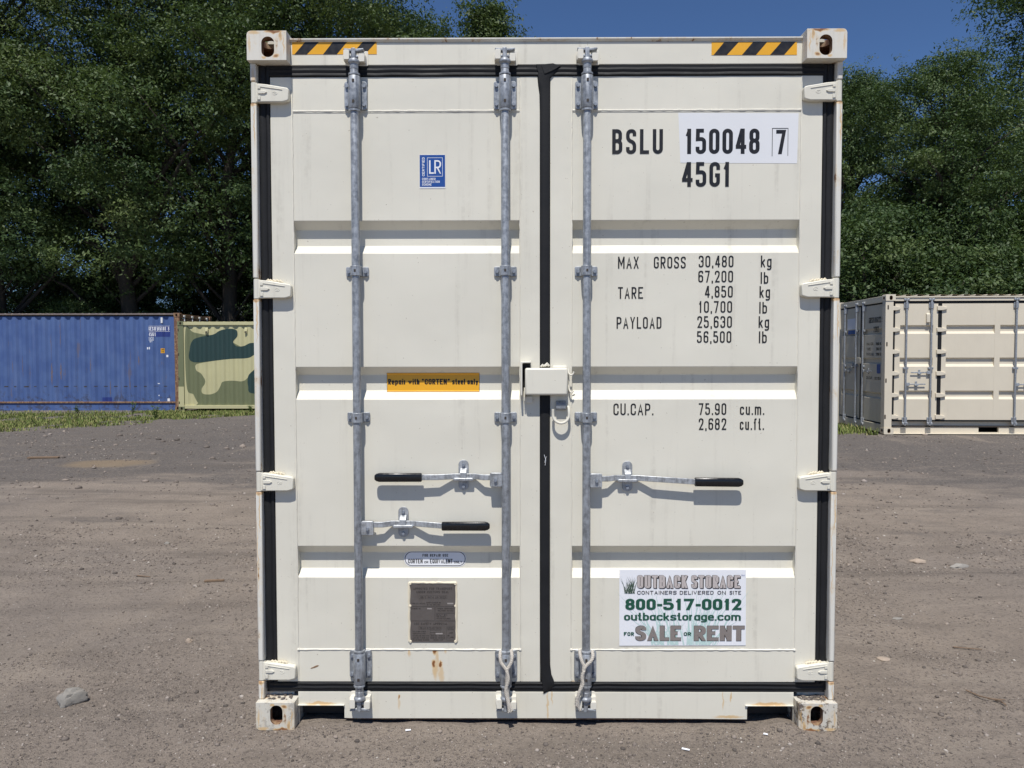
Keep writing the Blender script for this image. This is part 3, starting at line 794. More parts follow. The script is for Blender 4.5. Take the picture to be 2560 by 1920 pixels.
# header with drip lip, sill with forklift pockets
hd = MB().box(-1.058, 1.058, HD, .12, 2.7755, 2.8693).build('door_header', 'white', cont, .003)
MB().prism([(.0555, 2.8695), (.0455, 2.8775), (.0455, 2.8830), (.0765, 2.8838), (.0765, 2.8695)], 'x', -1.056, 1.056).build('drip_lip', 'whitepost', hd, .001, 20)
nl = [(-.859, .027), (-.859, .070), (-.862, .0785), (-.870, .0828), (-1.038, .0828), (-1.0495, .078), (-1.0525, .070), (-1.0525, .0)]
sill_poly = [(-1.0555, .0), (-1.0555, .1412), (1.0555, .1412), (1.0555, .0), (1.0535, .0), (1.0535, .070), (1.0500, .078), (1.042, .0825), (.870, .0825), (.8615, .078), (.8588, .070), (.8588, .020), (.8588, .027)]
sill_poly = sill_poly[:-2] + [(.8588, .0235), (.40, .0275), (-.30, .0265), (-.80, .0255)] + nl
sill_poly = [p for i, p in enumerate(sill_poly) if i == 0 or p != sill_poly[i - 1]]
sl = MB().prism(sill_poly, 'y', HD, .066).build('door_sill', 'stained', cont, .0015, 30)
for s in (-1, 1):
    x0, x1 = sorted((s * .8575, s * 1.054)); rim = MB()
    rim.prism([(x0 - .008, .0875), (x1 + .0, .0875), (x1 + .0, .0838), (x0 - .008, .0838)], 'y', .046, .0548)
    rim.build('pocket_rim', 'stained', sl, .001)
    MB().box(x0 - .004, x1 + .003, .068, 2.2, .088, .1335).build('pocket_top', 'dark', sl, smooth=0)
MB().box(-.855, .855, .067, .13, .016, .024).build('bottom_flange', 'rustm', sl, smooth=0)
MB().box(-1.13, 1.13, .13, .16, .014, .134).build('inner_sill', 'dark', sl, smooth=0)

# corner posts, in pieces between the hinge knuckles
HZ = ((2.7008, 2.6174), (1.8938, 1.8123), (1.0868, 1.0050), (.2804, .1985))
for s in (-1, 1):
    MB().box(min(s * 1.195, s * 1.08), max(s * 1.195, s * 1.08), .082, .15, .118, 2.778).build('corner_post', 'whitepost', cont, smooth=0)
    cuts = [2.778] + [v for h in HZ for v in (h[0] + .0025, h[1] - .0025)] + [.1185]
    for a, b in zip(cuts[::2], cuts[1::2]):
        x0, x1 = sorted((s * 1.2175, s * 1.1935))
        MB().box(x0, x1, .030, .16, b, a).build('post_bar', 'whitepost', cont, .005)
    MB().box(min(s * 1.2165, s * 1.1955), max(s * 1.2165, s * 1.1955), .052, .16, .13, 2.77).build('post_core', 'whitepost', cont, smooth=0)
    for (zt, zb) in HZ:
        h = MB()
        xb = lambda x: s * x
        m = (zt + zb) / 2
        poly = [(1.190, m - .040), (1.165, m - .0390), (1.085, m - .039), (1.063, m - .033), (1.0600, m - .027), (1.0600, m + .013), (1.066, m + .019), (1.150, m + .033), (1.190, m + .037)]
        h.prism([(xb(x), z) for x, z in poly], 'y', .031, .0595)
        hb = h.build('hinge', 'white', cont, .0035)
        MB().cyl((s * 1.2045, .0445, zb), (s * 1.2045, .0445, zt), .0135, n=20).box(min(s * 1.19, s * 1.2045), max(s * 1.19, s * 1.2045), .034, .055, zb + .004, zt - .004).build('hinge_pin', 'white', hb, .001)
        d = MB()
        d.prism([(xb(x), z) for x, z in ((1.185, m + .006), (1.158, m + .006), (1.148, m + .0), (1.158, m - .006), (1.185, m - .006))], 'y', .0265, .0309)
        d.prism([(xb(x), z) for x, z in ((1.178, m + .026), (1.085, m + .0115), (1.085, m + .009), (1.178, m + .022))], 'y', .0285, .0309)
        d.prism([(xb(x), z) for x, z in ((1.187, m + .029), (1.175, m + .027), (1.175, m + .014), (1.187, m + .014))], 'y', .0275, .0309)
        d.prism([(xb(x), z) for x, z in ((1.187, m - .014), (1.175, m - .014), (1.175, m - .030), (1.187, m - .030))], 'y', .0275, .0309)
        d.build('raised_rib', 'white', hb, .0008)
        ring = [(s * 1.1165 + .0095 * math.cos(t), .0308, m - .004 + .0060 * math.sin(t)) for t in [k * math.pi / 10 for k in range(20)]]
        MB().tube(ring, .0011, 5, True).box(s * 1.1165 - .004, s * 1.1165 + .004, .0300, .0308, m - .0055, m - .0025).build('emblem', 'keeper', hb)
        if zt < 2.5:
            wb = MB(); 
            for k in range(5):
                cx = s * (1.160 - .012 * k + random.uniform(-.003, .003)); wb.tube([(cx - .010, .052, m + .031 - k * .0008), (cx, .049, m + .037 - k * .0012 + random.uniform(0, .003)), (cx + .010, .052, m + .031 - k * .0008)], [.004, .0065, .004], 6)
            wb.build('weld_blob', 'putty', hb)

# doors
RIBS = ((2.138, 2.105, 2.037, 2.002), (1.527, 1.4935, 1.426, 1.390), (.767, .732, .663, .632))
RD = .036
pz, py = [], []
for a, b, c, d in RIBS: pz += [a, b, c, d]; py += [0, RD, RD, 0]
def rib_y(z): return float(np.interp(z, pz[::-1], py[::-1]))
def bead(mb, p0, p1, r=.0028, n=26, wob=.0012, seed=0):
    q = random.Random(seed); p0 = Vector(p0); p1 = Vector(p1); pts = []
    for i in range(n + 1):
        p = p0.lerp(p1, i / n); pts.append(p + Vector((q.uniform(-wob, wob), 0, q.uniform(-wob, wob))))
    return mb.tube(pts, [r * q.uniform(.75, 1.25) for _ in pts], 6)
def door(x0, xa, xb, x1, name='door'):
    prf = [(Y0 + .001, 2.589)]
    for a, b, c, d in RIBS: prf += [(Y0 + .001, a), (Y0 + .001 + RD, b), (Y0 + .001 + RD, c), (Y0 + .001, d)]
    prf += [(Y0 + .001, .322)]
    back = [(y + .004, z) for y, z in reversed(prf)]
    p = MB().prism(prf + back, 'x', xa - .003, xb + .003).build('door', 'white', cont, .0035, 30, 3)
    MB().box(x0, xa, Y0, .115, .1818, 2.7305).build('stile', 'white', p, .003)
    MB().box(xb, x1, Y0, .115, .1818, 2.7305).build('stile', 'white', p, .003)
    MB().box(xa, xb, Y0 + .0006, .11, 2.589, 2.7301).build('top_rail', 'white', p, .002)
    MB().box(xa, xb, Y0 + .0006, .11, .1822, .322).build('bottom_rail', 'stained', p, .002)
    MB().box(xa, xb, .1155, .12, .19, 2.72).build('inner_skin', 'white', p, smooth=0)
    w_ = MB(); sd = int(abs(x0) * 100)
    bead(w_, (xa, Y0, 2.725), (xa, Y0, .186), .0022, 130, .0010, sd); bead(w_, (xb, Y0, 2.725), (xb, Y0, .186), .0022, 130, .0010, sd + 1)
    bead(w_, (xa, Y0 + .001, 2.590), (xb, Y0 + .001, 2.590), .0040, 60, .0006, sd + 2)
    bead(w_, (xa, Y0 + .001, .322), (xb, Y0 + .001, .322), .0036, 60, .0006, sd + 3)
    for x in (xa, xb): w_.lathe_z(x, Y0, [(.003, .318), (.006, .321), (.005, .326), (.002, .329)], 8)
    w_.build('weld_seam', 'keeper', p)
    g = MB()
    g.prism([(Y0 - .0005, 2.5868), (Y0 - .0005, 2.5835), (Y0 + .001, 2.5835), (Y0 + .001, 2.5868)], 'x', xa + .004, xb - .004)
    g.build('seam_lip', 'white', p)
    return p
doorL = door(-1.1455, -1.0535, -.1075, -.0215)
doorR = door(.0185, .1100, 1.0585, 1.1480)

# rubber seals
def gasket_h(z0, z1, x0, x1, flip):
    zz = lambda t: z0 + (z1 - z0) * t
    pr = [(.0700, zz(0)), (.0585, zz(0)), (.0545, zz(.10)), (.0555, zz(.26)), (.0580, zz(.34)), (.0580, zz(.40)), (.0540, zz(.52)), (.0545, zz(.66)), (.0575, zz(.72)), (.0575, zz(.80)), (.0565, zz(.99)), (.0700, zz(.99))]
    if flip: pr = [(y, z0 + z1 - z) for y, z in pr]
    q = random.Random(int(z0 * 50)); mb = MB(); n = 36; k = len(pr)
    vs = []
    for i in range(n + 1):
        x = x0 + (x1 - x0) * i / n; a = q.uniform(-.0013, .0013)
        vs += [(x, y, z + a) for y, z in pr]
    fs = [(i * k + j, i * k + (j + 1) % k, (i + 1) * k + (j + 1) % k, (i + 1) * k + j) for i in range(n) for j in range(k)]
    fs += [tuple(range(k)), tuple(range(n * k + k - 1, n * k - 1, -1))]
    return mb.add(vs, fs)
gasket_h(2.7312, 2.7752, -1.148, 1.150, False).build('door_gasket', 'rubber', cont, 0, 50)
gasket_h(.1414, .1812, -1.176, 1.178, True).build('door_gasket', 'rubber', cont, 0, 50)
for s in (-1, 1):
    mb = MB(); q = random.Random(5 + s); prf = [(1.192, .071), (1.190, .060), (1.182, .0565), (1.172, .0585), (1.165, .062), (1.157, .0555), (1.1475, .0575), (1.146, .071)]
    if s > 0: prf = [(x + .002, y) for x, y in prf]
    vs = []; k = len(prf); n = 50
    for i in range(n + 1):
        z = .15 + (2.775 - .15) * i / n; a = q.uniform(-.0014, .0014)
        vs += [(s * (x + a), y, z) for x, y in prf]
    fs = [(i * k + j, i * k + (j + 1) % k, (i + 1) * k + (j + 1) % k, (i + 1) * k + j) for i in range(n) for j in range(k)] + [tuple(range(k)), tuple(range(n * k + k - 1, n * k - 1, -1))]
    mb.add(vs, fs).build('door_gasket', 'rubber', cont, 0, 50)
    MB().box(min(s * 1.1935, s * 1.144), max(s * 1.1935, s * 1.144), .072, .081, .135, 2.776).build('seal_channel', 'rubber', cont, smooth=0)
# middle overlap seal with its flared ends
mb = MB(); ol = [(2.7765, -.042, .030), (2.760, -.040, .050), (2.745, -.034, .042), (2.722, -.034, .0205), (2.69, -.031, .0200), (2.655, -.026, .0198), (2.58, -.0245, .0196), (1.6, -.0243, .0190), (.60, -.0242, .0180), (.34, -.0235, .0185), (.26, -.0225, .0200), (.215, -.020, .026), (.19, -.018, .036), (.172, -.0155, .040), (.150, -.0135, .020), (.136, -.011, -.002)]
vs = []; 
for z, a, b in ol:
    y = .0525 if .19 < z < 2.72 else .0495
    vs += [(a, .0600, z), (a + .004, y + .0025, z), ((a + b) / 2 - .006, y, z), (b - .008, y + .001, z), (b - .001, y + .004, z), (b, .0600, z)]
n = len(ol); k = 6
mb.add(vs, [(i * k + j, i * k + j + 1, (i + 1) * k + j + 1, (i + 1) * k + j) for i in range(n - 1) for j in range(k - 1)] + [(i * k + 5, i * k, (i + 1) * k, (i + 1) * k + 5) for i in range(n - 1)] + [tuple(range(6)), tuple(range(n * 6 - 1, n * 6 - 7, -1))])
mb.build('centre_gasket', 'rubber', cont, 0, 45)
MB().add([(-.020, .0492, 2.775), (.030, .046, 2.7785), (.062, .0525, 2.770), (.034, .0455, 2.752), (-.005, .0470, 2.735), (-.020, .058, 2.775), (.030, .058, 2.7785), (.062, .058, 2.770), (.034, .058, 2.752), (-.005, .058, 2.735)],
         [(4, 3, 2, 1, 0), (5, 6, 7, 8, 9), (0, 1, 6, 5), (1, 2, 7, 6), (2, 3, 8, 7), (3, 4, 9, 8), (4, 0, 5, 9)]).build('gasket_flap', 'rubber', cont, .001)
MB().tube([(-.006, .051, 1.157), (.001, .049, 1.135), (-.002, .050, 1.112)], .0010, 5).tube([(.003, .050, 1.150), (-.004, .049, 1.124)], .0008, 5).build('loose_thread', 'whiteprint', cont)

# ------------------------------------------------------------------ locking bars
RY, RR = .021, .0168
BOLT = MB().cyl((0, .004, 0), (0, .0022, 0), .0092, n=20).cyl((0, .0022, 0), (0, -.0085, 0), .0076, .0068, n=6).mesh('bolt')
BOLT.materials.append(M['bolt'])
def bolt(x, y, z, parent):
    o = bpy.data.objects.new('bolt', BOLT); col.objects.link(o); o.location = (x, y, z); o.parent = parent; return o
def arm_strip(path, h, th):
    """flat bar standing on edge that follows path [(x, y, z)]"""
    mb = MB(); vs = []
    for x, y, z in path: vs += [(x, y - th / 2, z - h / 2), (x, y + th / 2, z - h / 2), (x, y + th / 2, z + h / 2), (x, y - th / 2, z + h / 2)]
    n = len(path)
    return mb.add(vs, [(i * 4 + j, i * 4 + (j + 1) % 4, i * 4 + 4 + (j + 1) % 4, i * 4 + 4 + j) for i in range(n - 1) for j in range(4)] + [(3, 2, 1, 0), tuple(range(n * 4 - 4, n * 4))])
def locking_bar(x, hz, hdir, xh, xc, zc, xg0, xg1, zg, bent=0.0):
    rod = MB().lathe_z(x, RY, [(.0150, .150), (RR, .155), (RR, 2.750), (.0150, 2.756)], 24).build('locking_bar', 'galv', cont)
    # bearing brackets
    for (zb, zt, up) in ((2.592, 2.708, 1), (.203, .322, -1)):
        pl = rrect(x - .0475, x + .0475, zb, zt, .012)
        # waisted plate
        pl = [(px + (.0045 * math.cos((pz_ - (zb + zt) / 2) / (zt - zb) * math.pi) ** 2) * (1 if px < x else -1), pz_) for px, pz_ in pl]
        b = MB().prism(pl, 'y', .0490, .0595)
        zs = (zb - .006, zt + .012) if up > 0 else (zb - .014, zt + .002)
        b.lathe_z(x, RY + .003, [(.0225, zs[0]), (.0245, zs[0] + .003), (.0245, zs[1] - .003), (.0225, zs[1])], 26)
        b.box(x - .0245, x + .0245, RY + .003, .055, zb + .002, zt - .002)
        br = b.build('bearing_bracket', 'galv', rod, .0015)
        for z in (zs[0] - .011, zs[1] + .001): MB().lathe_z(x, RY + .002, [(.0180, z), (.0238, z + .0015), (.0238, z + .0085), (.0205, z + .0105)], 24).build('collar', 'galv', rod)
        for z in (zs[0] + .026, zs[1] - .024): MB().prism(rrect(x - .0048, x + .0048, z - .006, z + .006, .002, 2), 'y', RY - .0235, RY - .020).build('slot', 'dark', rod)
        for bx in (-.0355, .0355):
            for bz in (zb + .019, zt - .021): bolt(x + bx, .0485, bz, rod)
    # guide clamps
    for z in (1.9247, 1.3160):
        b = MB().prism(rrect(x - .0475, x + .0475, z - .0205, z + .0205, .007), 'y', .0530, .0595)
        n = 14; A = []
        for i in range(n + 1):
            t = math.pi * i / n; A.append((x - .0225 * math.cos(t), RY - .0215 * math.sin(t) + .0))
        out = [(x - .0225, .0535)] + A + [(x + .0225, .0535)]
        b.prism(out, 'z', z - .0205, z + .0205)
        b.build('guide_clamp', 'galv', rod, .0018)
        MB().prism(rrect(x - .0042, x + .0042, z - .0055, z + .0055, .0015, 2), 'y', RY - .0222, RY - .0205).build('slot', 'dark', rod)
        for bx in (-.0350, .0350): bolt(x + bx, .0525, z - .001, rod)
    # cams and their neck
    for up in (1, -1):
        z0 = 2.745 if up > 0 else .160
        zz = lambda d: z0 + up * d
        c = MB().lathe_z(x, RY, sorted([(RR + .001, zz(0)), (RR + .001, zz(.022)), (.0235, zz(.026)), (.0245, zz(.033)), (.0215, zz(.040)), (.011, zz(.047))], key=lambda p: p[1]), 22)
        c.prism([(x - .010, zz(.040)), (x + .009, zz(.040)), (x + .0075, zz(.086)), (x - .0095, zz(.086))], 'y', RY - .012, RY + .020)
        for s_ in (-1, 1):
            c.prism([(x + s_ * .006, zz(.072)), (x + s_ * .024, zz(.073)), (x + s_ * .0415, zz(.079)), (x + s_ * .0405, zz(.0855)), (x + s_ * .020, zz(.084)), (x + s_ * .005, zz(.083))], 'y', RY - .008, RY + .020)
            c.prism([(x + s_ * .006, zz(.048)), (x + s_ * .021, zz(.049)), (x + s_ * .024, zz(.055)), (x + s_ * .010, zz(.060))], 'y', RY - .006, RY + .024)
        c.build('cam', 'galv', rod, .0025)
        kz = 2.8025 if up > 0 else .110
        kp = MB()
        if up > 0: kp.prism(rrect(x - .036, x + .052, kz - .030, kz + .030, .004, 2), 'y', .0525, .0548)
        else: kp.prism(rrect(x - .046, x + .044, kz - .024, kz + .036, .010, 3), 'y', .0520, .0548)
        for s_ in (-1, 1):
            xo = x + s_ * .0285
            kp.prism(rrect(xo - .0115 + (.002 if s_ > 0 else 0), xo + .0115 + (.004 if s_ > 0 else 0), kz - (.020 if s_ < 0 else .026), kz + (.019 if s_ < 0 else .006), .004, 2), 'y', .006 if s_ < 0 else .014, .030)
            kp.prism([(xo - .014 + (.003 if s_ > 0 else 0), kz - .020 * up), (xo + .015, kz - .022 * up), (xo + .0165, kz + .006 * up), (xo + .009, kz + .020 * up), (xo - .009, kz + .019 * up), (xo - .0155, kz + .003 * up)], 'y', .018 if s_ < 0 else .030, .0525)
        kp.build('cam_keeper', 'keeper', cont, .006, 40, 3)
    # handle: hub, bar, grip, catch
    x0, x1 = sorted((x + hdir * .0145, xh))
    hub = MB().prism(rrect(x0, x1, hz - .0295, hz + .0295, .006, 3), 'y', RY - .010, RY + .012)
    hub.build('handle_hub', 'zinc', rod, .002)
    bolt((x0 + x1) / 2 + hdir * .002, RY - .0105, hz - .001, rod)
    yh, yc = .0245, .0445
    P = [(xh - hdir * .012, yh, zc + .001), (xc - hdir * .085, yh + .004, zc), (xc - hdir * .048, yc, zc + .002), (xc + hdir * .040, yc, zc + .002), (xc + hdir * .105, yh + .002, zc + .001), (xg0 + hdir * .02, yh, zg)]
    if bent: P = [(a, b, c_ + bent * abs(a - xh)) for a, b, c_ in P]
    arm_strip(P, .0235, .009).build('handle_bar', 'zinc', rod, .0018)
    zg2 = zg + bent * abs(xg0 - xh)
    gx0, gx1 = xg0, xg1; L_ = abs(gx1 - gx0)
    gr = MB(); e = hdir
    prs = [(0, .0155), (.003, .0185), (L_ - .020, .0190), (L_ - .008, .0155), (L_ - .001, .010), (L_, .006)]
    vs = []; k = 16
    for d, hh in prs:
        for j in range(k):
            t = 2 * math.pi * j / k; sq = lambda v: math.copysign(abs(v) ** .55, v)
            vs.append((gx0 + e * d, yh + .0105 * sq(math.sin(t)) * min(1, hh / .0155), zg2 + hh * sq(math.cos(t)) + bent * d))
    n = len(prs)
    gr.add(vs, [(i * k + j, i * k + (j + 1) % k, (i + 1) * k + (j + 1) % k, (i + 1) * k + j) for i in range(n - 1) for j in range(k)] + [tuple(range(k)), tuple(range(n * k - 1, n * k - k - 1, -1))])
    gr.build('handle_grip', 'rubbergrip', rod, 0, 50)
    zt, zb = zc + .0700, zc - .0590
    ct = MB().prism(rrect(xc - .0215, xc + .0215, zb, zt, .0205, 6), 'y', .0545, .0596)
    ct.build('handle_catch', 'zinc', rod, .001)
    sh = MB().prism(rrect(xc - .0425, xc + .0425, zc - .0165, zc - .0035, .006, 3), 'y', .0335, .0545)
    sh.box(xc - .012, xc + .012, .0490, .0545, zc - .026, zc - .0165)
    sh.build('catch_shelf', 'zinc', rod, .003)
    MB().add([(xc - .0135, .050, zc + .034), (xc + .0135, .050, zc + .034), (xc + .0135, .0345, zc + .018), (xc - .0135, .0345, zc + .018), (xc + .0120, .0335, zc - .0035), (xc - .0120, .0335, zc - .0035),
              (xc - .0135, .054, zc + .036), (xc + .0135, .054, zc + .036), (xc + .0135, .038, zc + .019), (xc - .0135, .038, zc + .019), (xc + .0120, .037, zc - .0035), (xc - .0120, .037, zc - .0035)],
             [(0, 3, 2, 1), (3, 5, 4, 2), (6, 7, 8, 9), (9, 8, 10, 11), (0, 1, 7, 6), (5, 11, 10, 4), (1, 2, 8, 7), (2, 4, 10, 8), (0, 6, 9, 3), (3, 9, 11, 5)]).build('catch_tongue', 'zinc', rod, .001)
    bolt(xc, .0540, zt - .021, rod); bolt(xc, .0540, zb + .017, rod)
    return rod
rods = [locking_bar(-.7865, .8535, 1, -.7205, -.6012, .8655, -.4357, -.2344, .8600),
        locking_bar(-.1680, 1.0570, -1, -.2333, -.3457, 1.0650, -.5183, -.7164, 1.0655),
        locking_bar(.1690, 1.0535, 1, .2340, .3444, 1.0595, .6212, .8235, 1.0500, -.010)]

# ------------------------------------------------------------------ lock box, bracket, hooks and ring
lb = MB().box(-.0865, .0905, .010, .0500, 1.4095, 1.5225).build('lock_box', 'white', cont, .008, 40, 3)
MB().box(.030, .0900, .050, .0596, 1.470, 1.532).build('weld_plate', 'keeper', lb, .004)
MB().prism([(-.1055, 1.4085), (-.1055, 1.5490), (-.0615, 1.5505), (-.0615, 1.5430), (-.0950, 1.5425), (-.0975, 1.540), (-.0975, 1.4085)], 'y', .014, .0596).build('lock_bracket', 'keeper', lb, .003)
MB().box(-.0972, -.064, .052, .0597, 1.440, 1.5425).build('dark_gap_plate', 'rubber', lb, smooth=0)  # black plate added to darken the gap between bracket and box
MB().box(-.0865, -.055, .048, .0597, 1.375, 1.4035).box(-.0905, -.0860, .030, .0597, 1.383, 1.44).build('bracket_foot', 'keeper', lb, .002)
MB().tube([(-.020, .048, 1.528), (-.013, .044, 1.534), (-.006, .048, 1.529)], [.004, .006, .004], 7).tube([(-.004, .046, 1.531), (.006, .043, 1.538), (.014, .047, 1.531)], [.005, .008, .005], 7).build('weld_blob', 'keeper', lb)
for (zh, pts) in ((1.496, [(.094, .040, 1.520), (.0945, .036, 1.503), (.098, .032, 1.496), (.1055, .030, 1.4925), (.1125, .030, 1.496), (.1155, .030, 1.502), (.117, .030, 1.508)]), (1.42, [(.0955, .050, 1.452), (.098, .046, 1.432), (.103, .042, 1.422), (.108, .040, 1.419), (.113, .040, 1.422), (.1155, .040, 1.4265)])):
    MB().tube(pts, .0032, 8).build('wire_hook', 'keeper', lb)
MB().tube([(.0945, .048, 1.52), (.0975, .047, 1.47), (.100, .047, 1.43)], .0028, 8).build('hook_wire', 'keeper', lb)
rg = MB(); cx, cz, rr_ = .0637, 1.3195, .0335
pts = [(cx - rr_, .030, 1.350), (cx - rr_, .031, 1.335)] + [(cx + rr_ * math.cos(t), .032 - .004 * abs(math.sin(t)), cz + .006 + rr_ * math.sin(t)) for t in [math.pi + math.pi * k / 14 for k in range(15)]] + [(cx + rr_, .031, 1.336), (cx + rr_ - .001, .040, 1.357), (cx + rr_ - .012, .050, 1.366)]
rg.tube(pts, .0058, 10).build('lock_ring', 'white', cont)
rb = MB().prism([(.0600, 1.385), (.046, 1.383), (.036, 1.370), (.036, 1.352), (.046, 1.345), (.0600, 1.345)], 'x', .0435, .0845).build('ring_clip', 'galv', cont, .002)

# ------------------------------------------------------------------ hazard stripes, stickers, plates, lettering
def hazard(x0, x1, z0, z1, blacks, name='hazard_sticker'):
    b = MB().box(x0, x1, HD - .0012, HD - .0002, z0, z1).build(name, 'yellow', cont, smooth=0)
    m = MB()
    for xb0, xb1, xt0, xt1 in blacks: m.flat([(max(x0, xb0), z0), (min(x1, xb1), z0), (min(x1, xt1), z1), (max(x0, xt0), z1)], HD - .0015)
    m.build('black_stripe', 'black', b, smooth=0, fix=False)
hazard(-1.049, -.6985, 2.8206, 2.8722, [(-1.040, -.988, -.994, -.936), (-.921, -.864, -.879, -.820), (-.803, -.747, -.755, -.6985)])
hazard(.684, 1.0355, 2.8118, 2.8650, [(.692, .747, .736, .796), (.809, .867, .855, .913), (.925, .983, .972, 1.030)])
# blue certification label
lx0, lx1, lz0, lz1 = -.5241, -.4186, 2.2751, 2.4091
cl = MB().box(lx0 - .0005, lx1 + .0008, Y0 - .0004, Y0 + .0008, lz0 - .004, lz1 + .0005).build('certification_sticker', 'whiteprint', cont, smooth=0)
MB().flat([(lx0, lz0 + .002), (lx1, lz0 + .002), (lx1, lz1), (lx0, lz1)], Y0 - .0008).build('blue_field', 'blueprint', cl, smooth=0, fix=False)
m = MB(); yy = Y0 - .0011
bx0, bx1, bz0, bz1 = lx0 + .031, lx1 - .010, lz0 + .045, lz1 - .011
for a in ((bx0, bx1, bz1 - .0016, bz1), (bx0, bx1, bz0, bz0 + .0016), (bx0, bx0 + .0016, bz0 + .0016, bz1 - .0016), (bx1 - .0016, bx1, bz0 + .0016, bz1 - .0016)): m.flat([(a[0], a[2]), (a[1], a[2]), (a[1], a[3]), (a[0], a[3])], yy)
letters(m, 'L', bx0 + .008, bz0 + .011, .056, .40, .11, .05, yy)
letters(m, 'R', bx0 + .030, bz0 + .011, .056, .50, .11, .05, yy - .0004)
fit(m, 'CONTAINER', lx0 + .0095, lx0 + .066, lz0 + .0300, .0092, .17, .16, yy); fit(m, 'CERTIFICATION', lx0 + .0095, lx0 + .083, lz0 + .0185, .0092, .17, .16, yy); fit(m, 'SCHEME', lx0 + .0095, lx0 + .049, lz0 + .0070, .0092, .17, .16, yy)
mm = MB(); fit(mm, 'CERTIFIED', 0, .078, 0, .0105, .19, .18, yy)
m.add([(lx0 + .0205 - z, y, lz0 + .046 + x) for x, y, z in mm.v], mm.f)
m.build('lettering', 'whiteprint', cl, smooth=0, fix=False)['kind'] = 'stuff'

# number and data lettering on the right door
YL = Y0 - .0002
words(doorR, 'black', [('BSLU', .2765, .4871, 2.4110, .1016, .145, .150, YL), ('150048', .5794, .8878, 2.4098, .1037, .155, .115, YL), ('7', .9560, .9970, 2.4080, .1000, .155, .1, YL), ('45G1', .5672, .7692, 2.2750, .1018, .150, .125, YL)])
pt = MB().prism([(.5500, 2.5790), (.5600, 2.3740), (1.0440, 2.3700), (1.0480, 2.5760)], 'y', Y0 + .0002, Y0 + .0012).build('white_patch', 'patch', doorR, smooth=0)
m = MB()
for a in ((.9388, 1.0060, 2.5128, 2.5154), (.9388, .9412, 2.3994, 2.5128), (1.0040, 1.0060, 2.4010, 2.5128)): m.flat([(a[0], a[2]), (a[1], a[2]), (a[1], a[3]), (a[0], a[3])], YL - .0002)
m.build('digit_frame', 'black', doorR, smooth=0, fix=False)
S_, g_ = .118, .150
for txt, a, b, z, h in (('MAX', .3026, .3891, 1.9370, .0495), ('GROSS', .4522, .5853, 1.9375, .0487), ('30,480', .6392, .7843, 1.9420, .048), ('kg', .8983, .9428, 1.9420, .048),
                        ('67,200', .6379, .7831, 1.8791, .0484), ('lb', .8979, .9300, 1.8730, .048), ('TARE', .3030, .4079, 1.8117, .0484), ('4,850', .6661, .7825, 1.8159, .0484), ('kg', .8940, .9380, 1.8150, .048),
                        ('10,700', .6407, .7801, 1.7526, .0485), ('lb', .8935, .9260, 1.7490, .048), ('PAYLOAD', .2975, .4854, 1.6865, .0487), ('25,630', .6351, .7800, 1.6895, .0488), ('kg', .8915, .9355, 1.6895, .048),
                        ('56,500', .6344, .7782, 1.6268, .0486), ('lb', .8932, .9264, 1.6254, .0490), ('CU.CAP.', .2855, .4541, 1.3233, .0489), ('75.90', .6440, .7598, 1.3243, .0488), ('cu.m.', .8171, .9194, 1.3242, .0480),
                        ('2,682', .6445, .7603, 1.2608, .0489), ('cu.ft.', .8171, .9190, 1.2608, .0480)):
    words(doorR, 'black', [(txt, a, b, z, h, S_, g_, YL)])

# yellow repair notice in the middle rib
def rib_sheet(x0, x1, z0, z1, off, th, outline=None):
    ol_ = outline or [(x0, z0), (x1, z0), (x1, z1), (x0, z1)]
    return MB().prism(ol_, 'y', Y0 + .001 - off - th, Y0 + .001 - off)
def draped(mb, name, mat, parent, fix=True):
    o = mb.build(name, mat, parent, smooth=0, fix=fix)
    drape(o.data, [z for r in RIBS for z in r], rib_y, 2); return o
cs = draped(rib_sheet(-.6735, -.2792, 1.4205, 1.5010, .0003, .001), 'repair_notice', 'black', cont)
draped(rib_sheet(-.6722, -.2805, 1.4220, 1.4998, .0013, .0004), 'yellow_field', 'yellow', cs)
yb = Y0 - .0012
rib_post = lambda o: drape(o.data, [z for r in RIBS for z in r], rib_y, 2)
words(cs, 'black', [('Repair', -.6680, -.5925, 1.4520, .0235, .185, .085, yb, dict(xs=1.22)), ('with', -.5830, -.5350, 1.4520, .0235, .185, .085, yb, dict(xs=1.22)), ('"CORTEN"', -.5260, -.4050, 1.4520, .0235, .185, .085, yb, dict(xs=1.22)), ('steel', -.3955, -.3405, 1.4520, .0235, .185, .085, yb, dict(xs=1.22)), ('only', -.3310, -.2850, 1.4520, .0235, .185, .085, yb, dict(xs=1.22))], rib_post)
# oval notice in the bottom rib
ov = draped(rib_sheet(0, 0, 0, 0, .0003, .0008, rrect(-.6055, -.3385, .6690, .7375, .033, 8)), 'oval_notice', 'whiteprint', cont)
draped(rib_sheet(0, 0, 0, 0, .0011, .0003, rrect(-.6025, -.3415, .6720, .7345, .031, 8)), 'oval_border', 'black', ov)
draped(rib_sheet(0, 0, 0, 0, .0014, .0003, rrect(-.5995, -.3445, .6750, .7315, .028, 8)), 'white_field', 'whiteprint', ov)
yb = Y0 - .0011
words(ov, 'black', [('FOR REPAIR USE', -.526, -.416, .7125, .0115, .18, .16, yb, dict(xs=1.2)), ('CORTEN', -.588, -.526, .6835, .0195, .15, .09, yb), ('OR', -.519, -.501, .6835, .0100, .18, .14, yb), ('EQUIVALENT', -.494, -.397, .6835, .0195, .15, .09, yb), ('ONLY', -.391, -.356, .6835, .0110, .18, .14, yb)], rib_post)

